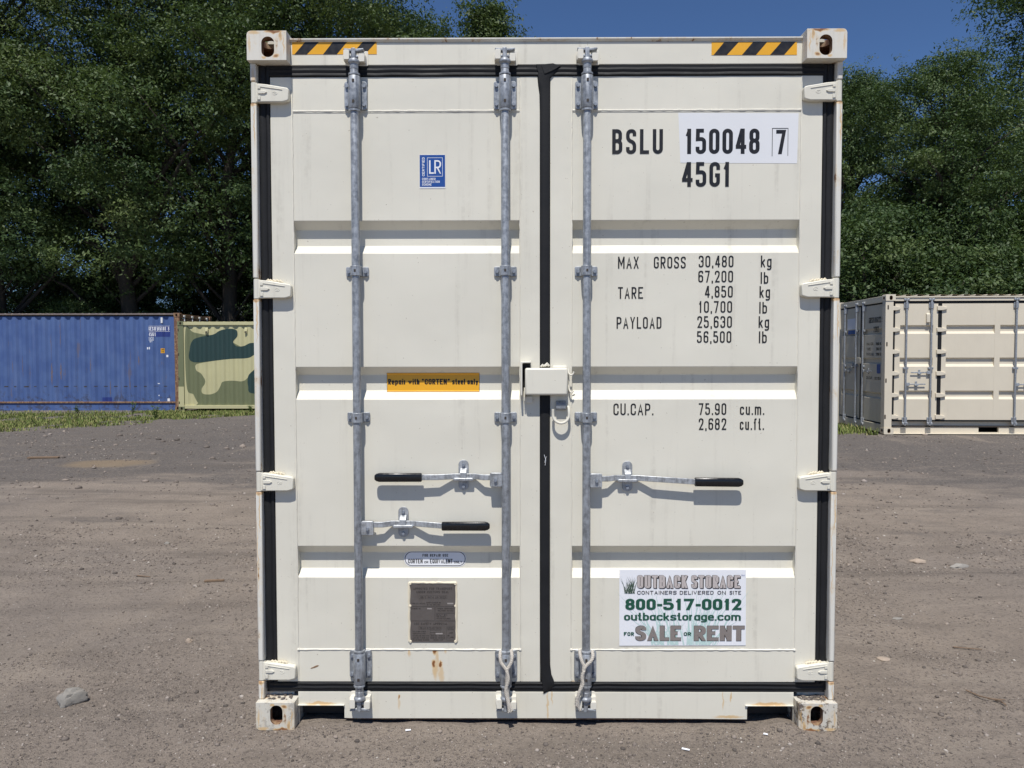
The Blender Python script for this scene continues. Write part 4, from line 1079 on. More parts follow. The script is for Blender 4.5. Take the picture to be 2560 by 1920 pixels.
# riveted approval plate with its bead of sealant
px0, px1, pz0, pz1 = -.5754, -.3827, .3531, .6051
pl = MB().prism([(px0 + .008, pz0), (px1 - .008, pz0), (px1, pz0 + .008), (px1, .505), (px1 - .005, .510), (px1, .515), (px1, pz1 - .007), (px1 - .007, pz1), (px0 + .007, pz1), (px0, pz1 - .007), (px0, .515), (px0 + .005, .510), (px0, .505), (px0, pz0 + .008)], 'y', Y0 - .0008, Y0 + .0012).build('approval_plate', 'plate', cont, smooth=0)
m = MB(); q = random.Random(3)
for p0, p1 in (((px0 - .004, pz0 + .006), (px0 - .004, pz1 + .002)), ((px0 - .004, pz1 + .005), (px1 + .004, pz1 + .005)), ((px1 + .004, pz1 + .002), (px1 + .004, pz0 + .006))):
    bead(m, (p0[0], Y0 + .001, p0[1]), (p1[0], Y0 + .001, p1[1]), .0052, 16, .0012, q.randint(0, 99))
m.build('sealant', 'putty', pl)
m = MB()
for x, z in ((px0, pz0 + .004), (px1, pz0 + .004), (px0, pz1 + .001), (px1, pz1 + .001), (px0 - .001, .510), (px1 + .001, .510)): m.lathe_z(x, 0, [(.0075, -.001), (.0070, .003), (.0045, .0055)], 12)
rv = MB(); rv.add([(x, Y0 + .001 - z_, 0) for x, y, z_ in []], []); 
for x, z in ((px0, pz0 + .004), (px1, pz0 + .004), (px0, pz1 + .001), (px1, pz1 + .001), (px0 - .001, .510), (px1 + .001, .510)): rv.cyl((x, Y0 + .001, z), (x, Y0 - .0045, z), .0075, .0045, 12)
rv.build('rivet', 'putty', pl)['kind'] = 'stuff'
m = MB(); yb = Y0 - .0011
fit(m, 'APPROVED FOR TRANSPORT', px0 + .014, px1 - .014, .5795, .0098, .14, .20, yb); fit(m, 'UNDER CUSTOMS SEAL', px0 + .027, px1 - .028, .5655, .0098, .14, .20, yb)
fit(m, 'CSC SAFETY APPROVAL', px0 + .016, px1 - .034, .4285, .0098, .14, .20, yb)
fit(m, 'GB/C 6474 LR/2023', px0 + .044, px1 - .042, .5435, .0080, .13, .20, yb); fit(m, 'GB-LR 6173-02/2023', px0 + .042, px1 - .064, .4110, .0075, .13, .2, yb)
def frame(x0, x1, z0, z1, t=.0007):
    for a in ((x0, x1, z0, z0 + t), (x0, x1, z1 - t, z1), (x0, x0 + t, z0 + t, z1 - t), (x1 - t, x1, z0 + t, z1 - t)): m.flat([(a[0], a[2]), (a[1], a[2]), (a[1], a[3]), (a[0], a[3])], yb + .0001)
frame(px0 + .038, px1 - .036, .5405, .5550); frame(px0 + .036, px1 - .060, .4085, .4210); frame(px0 + .002, px0 + .104, .4475, .5065); frame(px0 + .108, px1 - .002, .4800, .5065); frame(px0 + .108, px1 - .002, .4475, .4780); frame(px1 - .039, px1 - .006, .3610, .4230)
frame(px0 + .084, px0 + .130, .3960, .4050); frame(px0 + .084, px0 + .140, .3870, .3955)
for t_, a, b, z in (('TYPE', .004, .022, .5180), ('CX-40HC', .026, .064, .5180), ('MANUFACTURERS NO.', .070, .132, .5215), ('OF THE CONTAINER', .072, .128, .5125), ('OWNERS NO.', .006, .046, .4960), ('TIMBER COMPONENT', .114, .186, .4960), ('TREATMENT IM/2023', .116, .184, .4870), ('BUILT BY', .112, .156, .4690), ('THE OWNER', .112, .150, .4610), ('MANUFACTURED', .112, .172, .4530),
                    ('DATE MANUFACTURED', .010, .066, .3975), ('IDENTIFICATION', .010, .064, .3885), ('MAX OPERATING GROSS MASS', .010, .080, .3790), ('30480 KG', .086, .112, .3790), ('67200 LB', .122, .146, .3790), ('ALLOWABLE STACKING LOAD', .010, .078, .3700), ('192000 KG', .084, .112, .3700), ('423280 LB', .120, .146, .3700), ('TRANSVERSE RACKING', .010, .080, .3610), ('15240 KGF', .096, .140, .3610), ('FIRST', .158, .182, .4130), ('EXAM', .160, .184, .4060), ('ACEP', .164, .182, .3920), ('GB', .158, .166, .3800), ('LR', .158, .184, .3720)):
    fit(m, t_, px0 + a, px0 + b, z, .0056, .15, .20, yb)
for a, b, z0, z1 in ((.0, .1927, .5085, .5092), (.0, .1927, .4440, .4447)): m.flat([(px0 + a, z0), (px0 + b, z0), (px0 + b, z1), (px0 + a, z1)], yb)
m.build('lettering', 'plateink', pl, smooth=0, fix=False)['kind'] = 'stuff'
m = MB()
for a, b, z0, z1 in ((.158, .184, .5180, .5240), (.072, .092, .4960, .5015), (.108, .138, .3880, .3945)): m.flat([(px0 + a, z0), (px0 + b, z0), (px0 + b, z1), (px0 + a, z1)], yb)
m.build('stamped_field', 'platelight', pl, smooth=0, fix=False)['kind'] = 'stuff'
# a scuff where the paint has flaked off
MB().prism([(-1.0030, .2385), (-.996, .2400), (-.985, .2425), (-.974, .2470), (-.971, .2490), (-.967, .2530), (-.975, .2535), (-.985, .2500), (-.992, .2455), (-1.000, .2430)], 'y', Y0 - .0003, Y0 + .0008).build('paint_flake', plain('old_brown_primer', (.22, .13, .07), .8, 0, .5, 90), doorL, smooth=0)

# ------------------------------------------------------------------ advertising sign stuck on the right door
sg = empty('advertising_sign', (0, 0, 0), 0, 'white rental advertising sign with green phone number on the right door', 'sign')
sx0, sx1, sz0, sz1 = .3141, .8512, .3398, .6660
MB().prism([(sx0, sz0), (sx1, sz0 + .002), (sx1 - .002, sz1), (sx0 - .001, sz1)], 'y', Y0 - .0012, Y0 + .0004).build('sheet', 'whiteprint', sg, smooth=0)
m = MB(); q = random.Random(21); base_y = Y0 - .0014
cxs = (sx0 + sx1) / 2 + .005
for k in range(78):
    bx = cxs + q.uniform(-.140, .140); hh = q.uniform(.08, .28); tx = bx + (bx - cxs) * q.uniform(-.3, 1.3) + q.uniform(-.08, .08)
    wv = q.uniform(.0010, .0042); zb = sz0 + .0035 + q.uniform(0, .001); mx_ = bx + (tx - bx) * .38; 
    zt = min(zb + hh, sz1 - .07); y_ = base_y - k * .000004
    m.add([(bx - wv, y_, zb), (bx + wv, y_, zb), (mx_ + wv * .7, y_, zb + (zt - zb) * .5), (tx, y_, zt), (mx_ - wv * .7, y_, zb + (zt - zb) * .5)], [(0, 1, 2, 3, 4)])
m.build('grass_print', 'teal', sg, smooth=0, fix=False)['kind'] = 'stuff'
m = MB()
for k in range(46):
    bx = sx0 + .043 + q.uniform(-.020, .022); a = q.uniform(-.5, .5); hh = q.uniform(.035, .078); tx = bx + a * hh; wv = q.uniform(.0007, .0016); zb = sx0 * 0 + sz0 + .2245; y_ = base_y - .0008 - k * .000003
    m.add([(bx - wv, y_, zb), (bx + wv, y_, zb), (bx + a * hh * .4 + wv * .7, y_, zb + hh * .55), (tx, y_, zb + hh), (bx + a * hh * .4 - wv * .7, y_, zb + hh * .55)], [(0, 1, 2, 3, 4)])
m.build('grass_tuft', plain('tuft_print', (.05, .085, .06), .5, 0, .5, 200), sg, smooth=0, fix=False)['kind'] = 'stuff'
# title with shaded edge
ux = lambda a: sx0 + (sx1 - sx0) * a; uz = lambda a: sz1 - (sz1 - sz0) * a
TZ, TH = uz(.237), uz(.070) - uz(.237)
for dx_, dz_, mt, y_, s_ in ((.0030, -.0032, 'plateink', base_y - .0010, .205), (-.0010, .0008, 'plateink', base_y - .0013, .205), (0, 0, 'taupelight', base_y - .0018, .175)):
    g_t = .085 if s_ < .2 else .055; kw = dict(rr=.34, xs=1.22)
    words(sg, mt, [('OUTBACK', ux(.139) + dx_, ux(.536) + dx_, TZ + dz_, TH, s_, g_t, y_, kw), ('STORAGE', ux(.566) + dx_, ux(.950) + dx_, TZ + dz_, TH, s_, g_t, y_, kw)])
words(sg, 'plateink', [(w_, ux(a), ux(b), uz(.322), uz(.274) - uz(.322), .15, .20, base_y - .0012, dict(xs=1.15)) for w_, a, b in (('CONTAINERS', .139, .450), ('DELIVERED', .475, .742), ('ON', .772, .838), ('SITE', .868, .958))])
words(sg, 'green', [(w_, ux(a), ux(b), uz(.526), uz(.378) - uz(.526), .205, .065, base_y - .0012, dict(xs=1.5)) for w_, a, b in (('800', .046, .287), ('-', .297, .338), ('517', .345, .592), ('-', .601, .642), ('0012', .650, .962))]
      + [('outbackstorage.com', ux(.036), ux(.958), uz(.664), uz(.563) - uz(.664), .165, .050, base_y - .0012, dict(xs=1.6)),
         ('FOR', ux(.035), ux(.116), uz(.866), uz(.818) - uz(.866), .21, .10, base_y - .0012, dict(xs=1.3)), ('OR', ux(.508), ux(.568), uz(.866), uz(.818) - uz(.866), .21, .1, base_y - .0012, dict(xs=1.3))])
H_ = uz(.735) - uz(.930)
for mt, y_, d in (('plateink', base_y - .0011, .0013), ('taupe', base_y - .0017, 0)):
    kw = dict(xs=1.42); s_ = .215 if not d else .235
    words(sg, mt, [('SALE', ux(.128) - d, ux(.486) + d, uz(.930) - d, H_ + 2 * d, s_, .045, y_, kw), ('RENT', ux(.590) - d, ux(.988) + d, uz(.930) - d, H_ + 2 * d, s_, .045, y_, kw)])
words(sg, 'blueprint', [('TM', ux(.958), ux(.984), uz(.080), .0055, .17, .15, base_y - .0012)])

# ------------------------------------------------------------------ the two ropes tied to the bars
def twisted(path, r=.0064, pitch=.021, name='strand'):
    """three strand rope following a smooth path"""
    P = [Vector(p) for p in path]; sm = []
    for i in range(len(P) - 1):
        p0, p1, p2, p3 = P[max(0, i - 1)], P[i], P[i + 1], P[min(len(P) - 1, i + 2)]
        for k in range(10):
            t = k / 10; sm.append(.5 * ((2 * p1) + (p2 - p0) * t + (2 * p0 - 5 * p1 + 4 * p2 - p3) * t * t + (3 * p1 - p0 - 3 * p2 + p3) * t ** 3))
    sm.append(P[-1]); mb = MB(); L = [0]
    for a, b in zip(sm, sm[1:]): L.append(L[-1] + (b - a).length)
    n = max(12, int(L[-1] / .0022)); pts = []
    for i in range(n + 1):
        s_ = L[-1] * i / n; j = min(len(sm) - 2, max(0, int(np.searchsorted(L, s_)) - 1)); t = (s_ - L[j]) / max(1e-9, L[j + 1] - L[j]); pts.append((sm[j].lerp(sm[j + 1], t), (sm[j + 1] - sm[j]).normalized(), s_))
    for k in range(3):
        c = []
        for p, d, s_ in pts:
            u = d.cross(Vector((0, 1, .01))).normalized(); w_ = d.cross(u); a = 2 * math.pi * (s_ / pitch + k / 3); c.append(p + (u * math.cos(a) + w_ * math.sin(a)) * r * .55)
        mb.tube(c, r * .62, 6)
    return mb
def rope(x, label, strands):
    o = empty('rope', (x, 0, 0), 0, label, 'rope', 'short ropes tied round the bar ends')
    for st in strands: twisted(st).build('strand', 'rope', o)
rope(-.168, 'pale twisted rope looped round the lower end of the middle bar', (
    [(-.021, .020, .333), (-.024, -.002, .318), (-.020, -.011, .295), (-.006, -.013, .275), (.004, -.014, .262)],
    [(.022, .020, .336), (.026, -.002, .320), (.023, -.011, .298), (.014, -.013, .280), (.006, -.015, .264), (.005, -.014, .230), (.004, -.013, .185), (.009, -.013, .140), (.017, -.014, .112), (.024, -.015, .090)],
    [(.004, -.017, .262), (.010, -.018, .225), (.000, -.017, .180), (.004, -.018, .150), (.012, -.020, .115), (.014, -.020, .088)]))
rope(.169, 'pale twisted rope hanging crooked from the right bar end', (
    [(-.026, .020, .337), (-.026, .000, .322), (-.020, -.010, .300), (-.013, -.013, .283), (-.014, -.014, .262)],
    [(.026, .020, .333), (.027, -.001, .318), (.018, -.011, .301), (.002, -.013, .287), (-.010, -.015, .270), (-.015, -.014, .245), (-.020, -.014, .205), (-.030, -.014, .170), (-.036, -.013, .135), (-.034, -.010, .105), (-.026, -.006, .090)],
    [(-.012, -.018, .264), (-.020, -.018, .235), (-.017, -.018, .205), (-.030, -.018, .176), (-.040, -.016, .140), (-.042, -.014, .112)]))
# @@FAR
# ------------------------------------------------------------------ blue container (long side towards the camera)
def far_castings(root, L, Wd, H, mat):
    for x, sx in ((0, -1), (L, 1)):
        for y, sy in ((0, 1), (Wd, -1)):
            for z, sz in ((H, 1), (0, -1)):
                me = CAST.copy(); me.materials[0] = M[mat]; o = link('corner_casting', me, None, root, .004, 30)
                # casting outline faces the long side here: same size, swapped axes
                o.location = (x, y, z); o.scale = (-sx * 1.09, sy * .91, sz)
t = NT('weathered_blue'); n1 = t.noise(1, 5, .6, (9, 9, .8)); n2 = t.noise(7, 6, .7); n3 = t.noise(2.0, 3)
c = t.mix(t.ramp(n3, .3, .7), (.058, .105, .265), (.082, .138, .305))
c = t.mix(t.ramp(n1, .50, .72, 0, .5), c, (.12, .17, .33))
sx_ = t.n('SeparateXYZ'); t.l(t.co.outputs['Object'], sx_.inputs[0])
k = t.math('ADD', t.noise(1, 5, .62, (5.2, 5, .62)), t.math('MULTIPLY', n2, .22))
c = t.mix(t.ramp(k, .74, .82, 0, .6), c, (.15, .12, .13))
low = t.math('MULTIPLY', t.ramp(sx_.outputs[2], .75, .25), t.ramp(n2, .50, .62)); c = t.mix(t.math('MULTIPLY', low, .65), c, (.05, .045, .05))
t.color(c); t.rough(.55); M['blue'] = t.m
M['bluedark'] = plain('fresh_blue_patch', (.025, .045, .20), .5)
def band(mat_, name, z0, z1): pass
bl = empty('shipping_container', (-22.31, 19.63, -.05), 0, 'faded blue shipping container with rusty corner post behind the grass at left', 'container')
BLN, BW, BH = 12.19, 2.438, 2.896
M['rail'] = paint('worn_brown_rail', (.16, .125, .115), .7, .7, rust=.35, dirtcol=(.35, .33, .32))
far_castings(bl, BLN, BW, BH, 'rustm')
bp = corr_profile(BLN - .34, .292, .038, .075, .064); by = corr_y(bp)
mb = MB(); corr_wall(mb, bp, .26, 2.80, lambda a, d, z: (.17 + a, .045 + d, z)); mb.build('side_wall', 'blue', bl, smooth=0)
mb = MB(); corr_wall(mb, bp, .16, 2.82, lambda a, d, z: (.17 + a, BW - .03 - d, z)); mb.build('side_wall', 'blue', bl, smooth=0)
MB().box(.17, BLN - .17, .012, .080, 2.835, 2.885).build('top_rail', 'rail', bl, .005)
MB().box(.17, BLN - .17, .020, .075, .215, .262).build('bottom_rail', 'rustm', bl, .004)
MB().box(.17, BLN - .17, .050, .085, .015, .2155).build('rail_web', 'blue', bl, smooth=0)
MB().box(.17, BLN - .17, .020, .086, .0, .0145).build('rail_flange', 'blue', bl, smooth=0)
MB().box(.17, BLN - .17, BW - .08, BW - .012, .02, .16).build('bottom_rail', 'rustm', bl, .004)
mb = MB(); corr_wall(mb, corr_profile(BLN - .34, .209, .02, .09, .014), .05, BW - .05, lambda a, d, z: (.17 + a, z, 2.892 - d)); mb.build('roof', 'trim', bl, smooth=0)
MB().box(.1, BLN - .1, .09, BW - .09, .14, .17).build('floor', 'dark', bl, smooth=0)
for x0, x1 in ((.005, .17), (BLN - .17, BLN - .005)):
    for y0, y1 in ((.008, .12), (BW - .12, BW - .008)): MB().box(x0, x1, y0, y1, .118, 2.778).build('corner_post', 'rustm', bl, .006)
MB().box(.02, .06, .12, BW - .12, .02, 2.88).build('front_wall', 'blue', bl, smooth=0)
# door end on the right, rusty with white painted bars
for (y0, y1) in ((.125, BW / 2 - .012), (BW / 2 + .012, BW - .125)):
    mb = MB().box(BLN - .075, BLN - .045, y0, y1, .16, 2.74)
    for z in (.55, 1.2, 1.85, 2.4): mb.box(BLN - .046, BLN - .034, y0 + .06, y1 - .06, z, z + .16)
    mb.build('door', 'rustm', bl, .004)
MB().box(BLN - .09, BLN - .03, .12, BW - .12, 2.76, 2.875).build('door_header', 'rustm', bl, .004); MB().box(BLN - .09, BLN - .03, .12, BW - .12, .02, .14).build('door_sill', 'rustm', bl, .004)
for yy in (.38, .95, 1.49, 2.06):
    rb_ = MB().cyl((BLN - .012, yy, .09), (BLN - .012, yy, 2.83), .017, n=12).build('locking_bar', 'trim', bl)
    for z0_, z1_ in ((2.79, 2.84), (2.55, 2.66), (.08, .13)): MB().box(BLN - .03, BLN + .004, yy - .05, yy + .05, z0_, z1_).build('bar_bracket', 'trim', rb_, .006)
# marks: measured from the right end
def bx(px): return BLN - (448 - px) / 1923 * 22.8
def bz(py): return 2.896 - (py - 780.5) / 1923 * 22.8
def on_blue(mb, name, mat, parent=bl, fix=False):
    o = mb.build(name, mat, parent, smooth=0, fix=fix); drape(o.data, [.17 + p[0] for p in bp], lambda x: by(x - .17), 0); return o
def rect(mb, x0, x1, z0, z1, y): return mb.flat([(x0, z0), (x1, z0), (x1, z1), (x0, z1)], y)
m = MB(); rect(m, bx(367.5), bx(423), bz(840), bz(813), .0440); rect(m, bx(367.5), bx(423), bz(826.5), bz(813.5), .0437)
on_blue(m, 'dark_patch', 'bluedark')
blue_post = lambda o: drape(o.data, [.17 + p[0] for p in bp], lambda x: by(x - .17), 0)
words(bl, 'whiteprint', [('GESU', bx(368), bx(385), bz(824.5), bz(815) - bz(824.5), .16, .12, .0430), ('585181', bx(387.5), bx(411), bz(824.5), bz(815) - bz(824.5), .16, .12, .0430), ('8', bx(416), bx(420.5), bz(824.5), bz(815) - bz(824.5), .16, .12, .0430), ('45G1', bx(368.5), bx(384.5), bz(838.5), bz(829) - bz(838.5), .16, .12, .0430), ('IC', bx(370), bx(378.5), bz(848), bz(842.5) - bz(848), .18, .2, .0430), ('81', bx(370.5), bx(377.5), bz(854), bz(850) - bz(854), .18, .2, .0430)], blue_post)
m = MB()
rect(m, bx(367.5), bx(422), bz(813.6), bz(812.9), .0430); rect(m, bx(367.5), bx(422), bz(827.0), bz(826.3), .0430)
for a in ((367.6, 380.2, 849.5, 848.8), (367.6, 380.2, 841.3, 840.6), (367.6, 368.3, 848.8, 841.3), (379.5, 380.2, 848.8, 841.3)): rect(m, bx(a[0]), bx(a[1]), bz(a[2]), bz(a[3]), .0430)
on_blue(m, 'white_rule', 'whiteprint')['kind'] = 'stuff'
m = MB(); rect(m, bx(398), bx(407), bz(881), bz(869), .0430); on_blue(m, 'label_sticker', 'yellow')
m = MB(); fit(m, 'LOW', bx(399.2), bx(406), bz(874), .045, .2, .2, .0420); fit(m, 'FF', bx(400), bx(405.5), bz(879.5), .045, .2, .2, .0420); on_blue(m, 'lettering', 'black')['kind'] = 'stuff'
for a in ((362, 365, 871.5, 866), (367, 371, 871.5, 865.5), (410.5, 415.5, 891, 885.5), (387.5, 394, 958.5, 956.5), (389, 392, 989, 986), (389, 391.5, 1001, 998.5), (411.5, 418.5, 1002, 995)):
    m = MB(); rect(m, bx(a[0]), bx(a[1]), bz(a[2]), bz(a[3]), .0430); on_blue(m, 'paper_label', 'whiteprint')
m = MB(); rect(m, bx(248.5), bx(273), bz(1008), bz(992), .0432); on_blue(m, 'touch_up_patch', 'bluedark')
m = MB()
for i in range(9):
    x = bx(24 + i * 24.6 * .99); 
for k_, (px, h0, h1) in enumerate(((121, 905, 960), (144, 905, 948), (219, 893, 930), (341, 888, 912), (268, 950, 991), (48, 888, 940), (22, 900, 930), (120.5, 832, 900), (144, 790, 870), (296, 950, 1010), (318, 950, 975))):
    w0 = (2.4, 2.0, 1.2, 1.5, 1.3, .9, 1.0, .8, .9, .5, .7)[k_] / 1923 * 22.8; z0, z1 = bz(h1), bz(h0); n = 14; q = random.Random(k_); L_ = []; R__ = []
    for i in range(n + 1):
        u = i / n; ww = w0 * (.35 + math.sin(math.pi * u) * .8) * q.uniform(.5, 1.2); o_ = q.uniform(-.012, .012); z = z0 + (z1 - z0) * u; L_.append((bx(px) - ww + o_, z)); R__.append((bx(px) + ww + o_, z))
    for i in range(n): m.flat([L_[i], R__[i], R__[i + 1], L_[i + 1]], .0440)
t = NT('rust_streak'); nn = t.noise(18, 5, .7); t.color(t.mix(nn, (.20, .135, .115), (.125, .11, .14))); t.rough(.9); M['streak'] = t.m
on_blue(m, 'rust_streak', 'streak')['kind'] = 'stuff'
m = MB(); MB().box(bx(399.5), bx(404.5), .030, .0445, bz(806), bz(792)).build('vent_cover', 'trim', bl, .005)
m = MB()
for i in range(17):      # dents left by a fork truck: dark scuffs along one height
    x = bx(6 + i * 25.2); q = random.Random(i); rect(m, x - .06, x + q.uniform(.0, .07), bz(965.5 + q.uniform(-1, 1)), bz(963.4), .0440)
on_blue(m, 'scuff_mark', 'dark')['kind'] = 'stuff'

# ------------------------------------------------------------------ camouflage container
CAM_SAND, CAM_OLIVE, CAM_DARK = (.53, .495, .275), (.165, .180, .092), (.021, .050, .046)
M['sand'] = paint('sand_paint', CAM_SAND, .55, .12); M['olive'] = paint('olive_paint', CAM_OLIVE, .55, .12); M['darkgreen'] = paint('dark_green_paint', CAM_DARK, .5, .1)
cc = empty('shipping_container', (-9.93, 19.03, -.02), 0, 'sand, olive and dark green camouflage container half hidden behind the white one', 'container')
CL, CW, CH = 6.058, 2.438, 2.591
far_castings(cc, CL, CW, CH, 'olive')
cp = corr_profile(CL - .34, .262, .03, .07, .06); cyf = corr_y(cp)
mb = MB(); corr_wall(mb, cp, .16, 2.48, lambda a, d, z: (.17 + a, .040 + d, z)); mb.build('side_wall', 'sand', cc, smooth=0)
mb = MB(); corr_wall(mb, cp, .16, 2.48, lambda a, d, z: (.17 + a, CW - .04 - d, z)); mb.build('side_wall', 'sand', cc, smooth=0)
MB().box(.17, CL - .17, .010, .075, 2.48, 2.575).build('top_rail', 'sand', cc, .005)
MB().box(.17, CL - .17, .012, .075, .06, .16).build('bottom_rail', 'sand', cc, .005)
mb = MB(); corr_wall(mb, corr_profile(CL - .34, .209, .02, .09, .014), .05, CW - .05, lambda a, d, z: (.17 + a, z, 2.587 - d)); mb.build('roof', 'sand', cc, smooth=0)
MB().box(.1, CL - .1, .09, CW - .09, .12, .15).build('floor', 'dark', cc, smooth=0)
for x0, x1 in ((.006, .17), (CL - .17, CL - .006)):
    for y0, y1 in ((.010, .12), (CW - .12, CW - .010)): MB().box(x0, x1, y0, y1, .118, 2.473).build('corner_post', 'olive', cc, .006)
MB().box(.01, .05, .12, CW - .12, .02, 2.57).build('end_wall', 'olive', cc, smooth=0); MB().box(CL - .05, CL - .01, .12, CW - .12, .02, 2.57).build('end_wall', 'sand', cc, smooth=0)
KC = 640 / 2212 / 1923 * 22.2
def cxm(zx): return (zx - 1525) * KC
def czm(zy): return 2.591 - (zy - 215) * KC
def spline(pts, n=7):
    P = [Vector(p) for p in pts]; m_ = len(P); out = []
    for i in range(m_):
        p0, p1, p2, p3 = P[i - 1], P[i], P[(i + 1) % m_], P[(i + 2) % m_]
        for k in range(n):
            t_ = k / n; out.append(.5 * ((2 * p1) + (p2 - p0) * t_ + (2 * p0 - 5 * p1 + 4 * p2 - p3) * t_ * t_ + (3 * p1 - p0 - 3 * p2 + p3) * t_ ** 3))
    return [(v.x, v.y) for v in out]
def camo(pts, mat, off):
    pl_ = [(cxm(a), czm(b)) for a, b in spline(pts)]
    pl_ = [(min(CL - .18, max(.172, x)), min(2.478, max(.162, z))) for x, z in pl_]
    o2 = [pl_[0]]
    for p in pl_[1:]:
        if abs(p[0] - o2[-1][0]) + abs(p[1] - o2[-1][1]) > .004: o2.append(p)
    me = MB().flat(o2[::-1], .040 - off).mesh('camo_patch')
    bm = bmesh.new(); bm.from_mesh(me); bmesh.ops.triangulate(bm, faces=bm.faces[:]); bmesh.ops.recalc_face_normals(bm, faces=bm.faces)
    for f in bm.faces:
        if f.normal.y > 0: f.normal_flip()
    bm.to_mesh(me); bm.free()
    drape(me, [.17 + p[0] for p in cp], lambda x: cyf(x - .17), 0)
    link('camo_patch', me, mat, cc, smooth=0)
# olive ground colour, then dark and sand islands
camo([(1598, 262), (1650, 305), (1760, 330), (1900, 345), (2060, 430), (2200, 470), (2600, 420), (3000, 520), (3160, 800), (3160, 960), (2500, 960), (1740, 960), (1690, 920), (1650, 850), (1598, 800), (1585, 500)], 'olive', .0015)
camo([(1620, 480), (1640, 395), (1700, 355), (1830, 330), (1880, 300), (1960, 280), (2030, 290), (2040, 340), (2005, 390), (2030, 430), (2090, 430), (2150, 405), (2200, 405), (2260, 430), (2230, 460), (2140, 530), (1980, 540), (1850, 555), (1700, 570), (1635, 560), (1617, 530)], 'darkgreen', .004)
camo([(1680, 590), (1760, 570), (1850, 556), (1980, 542), (2140, 532), (2190, 500), (2300, 520), (2300, 600), (2190, 640), (2130, 700), (2080, 735), (1990, 730), (1910, 740), (1885, 780), (1850, 830), (1790, 850), (1730, 840), (1722, 800), (1752, 760), (1755, 720), (1720, 670), (1682, 640)], 'sand', .0030)
camo([(2125, 720), (2150, 665), (2250, 600), (2420, 640), (2430, 760), (2300, 840), (2150, 835), (2130, 780)], 'darkgreen', .0045)
camo([(2500, 300), (2700, 280), (2860, 360), (2800, 460), (2600, 470), (2480, 400)], 'darkgreen', .0045)
camo([(2600, 600), (2800, 560), (2960, 660), (2860, 790), (2680, 760)], 'sand', .0045)
MB().box(.007, .168, .004, .0095, .12, .70).build('sand_post_patch', 'sand', cc, smooth=0)
for zx in (1777, 2118, 2460, 2800): MB().prism([(.012, czm(318)), (.012, czm(290)), (.038, czm(268)), (.038, czm(318))], 'x', cxm(zx - 12), cxm(zx + 12)).build('vent_cover', 'sand', cc, .004)
m = MB()
for zx in (1777, 2118, 2460, 2800): m.box(cxm(zx - 9), cxm(zx + 9), .009, .0115, czm(314), czm(302))
m.build('vent_slot', 'dark', cc, smooth=0)['kind'] = 'stuff'
m = MB()
for zy in (288, 500, 712, 920): m.box(cxm(1529), cxm(1537), .004, .0095, czm(zy + 12), czm(zy - 10))
m.build('lashing_slot', 'dark', cc, smooth=0)['kind'] = 'stuff'

# ------------------------------------------------------------------ tan open side container on the right
TAN = (.69, .62, .49)
M['tan'] = paint('tan_paint', TAN, .5, .12); M['tandark'] = paint('tan_paint_plain', (.64, .58, .45), .5, .15)
tc = empty('shipping_container', (6.69, 11.10, .10), R(-2.2), 'tan side opening container at the right with many door bars along its side', 'container')
TL, TW, TH_ = 6.058, 2.438, 2.591
far_castings(tc, TL, TW, TH_, 'tan')
KT = 480 / 1896 / 1923 * 14.27
def tx(zx): return (zx - 515) * KT
def tz(zy): return (1528 - zy) * KT
for x0, x1 in ((.004, .145), (TL - .145, TL - .004)): MB().box(x0, x1, .012, .16, .118, 2.473).build('corner_post', 'tan', tc, .006)
for x0, x1 in ((.004, .12), (TL - .12, TL - .004)): MB().box(x0, x1, TW - .16, TW - .012, .118, 2.473).build('corner_post', 'tan', tc, .006)
mb = MB(); tp_ = corr_profile(TL - .34, .262, .03, .07, .06); corr_wall(mb, tp_, .16, 2.50, lambda a, d, z: (.17 + a, TW - .03 - d, z)); mb.build('back_wall', 'tan', tc, smooth=0)
mb = MB(); corr_wall(mb, corr_profile(TL - .34, .209, .02, .09, .014), .05, TW - .05, lambda a, d, z: (.17 + a, z, 2.587 - d)); mb.build('roof', 'tan', tc, smooth=0)
MB().box(.09, TL - .09, .09, TW - .09, .13, .16).build('floor', 'dark', tc, smooth=0)
hdr = MB().box(.163, TL - .163, .030, .10, tz(214), tz(186)).prism([(.030, tz(186)), (.012, tz(180)), (.012, tz(169)), (.10, tz(168)), (.10, tz(186))], 'x', .163, TL - .163).build('side_header', 'tan', tc, .003)
pk0, pk1 = tx(1455), tx(1650)
sp = [(.163, .01), (.163, tz(1402)), (TL - .163, tz(1402)), (TL - .163, .01)]
pz0_, pz1_ = tz(1510), tz(1450)
sb = MB().box(.163, TL - .163, .100, .150, pz1_, tz(1402)).box(.163, TL - .163, .100, .150, .008, pz0_)
for a, b in ((.163, pk0), (pk1, TL - pk1), (TL - pk0, TL - .163)): sb.box(a, b, .100, .150, pz0_, pz1_)
sb.build('side_sill', 'tan', tc, smooth=0)
MB().box(.163, TL - .163, .020, .0995, .004, .016).build('sill_flange', 'tan', tc, .003)
MB().box(.2, TL - .2, .6, .62, .02, .13).build('inner_beam', 'dark', tc, smooth=0)
MB().box(.150, TL - .150, .048, .060, tz(238), tz(215)).build('door_gasket', 'rubber', tc, .004)
MB().box(.150, TL - .150, .048, .060, tz(1401), tz(1386)).build('door_gasket', 'rubber', tc, .004)
tribs = [(tz(450), tz(465), tz(512), tz(536)), (tz(770), tz(785), tz(833), tz(860)), (tz(1095), tz(1110), tz(1156), tz(1181))]
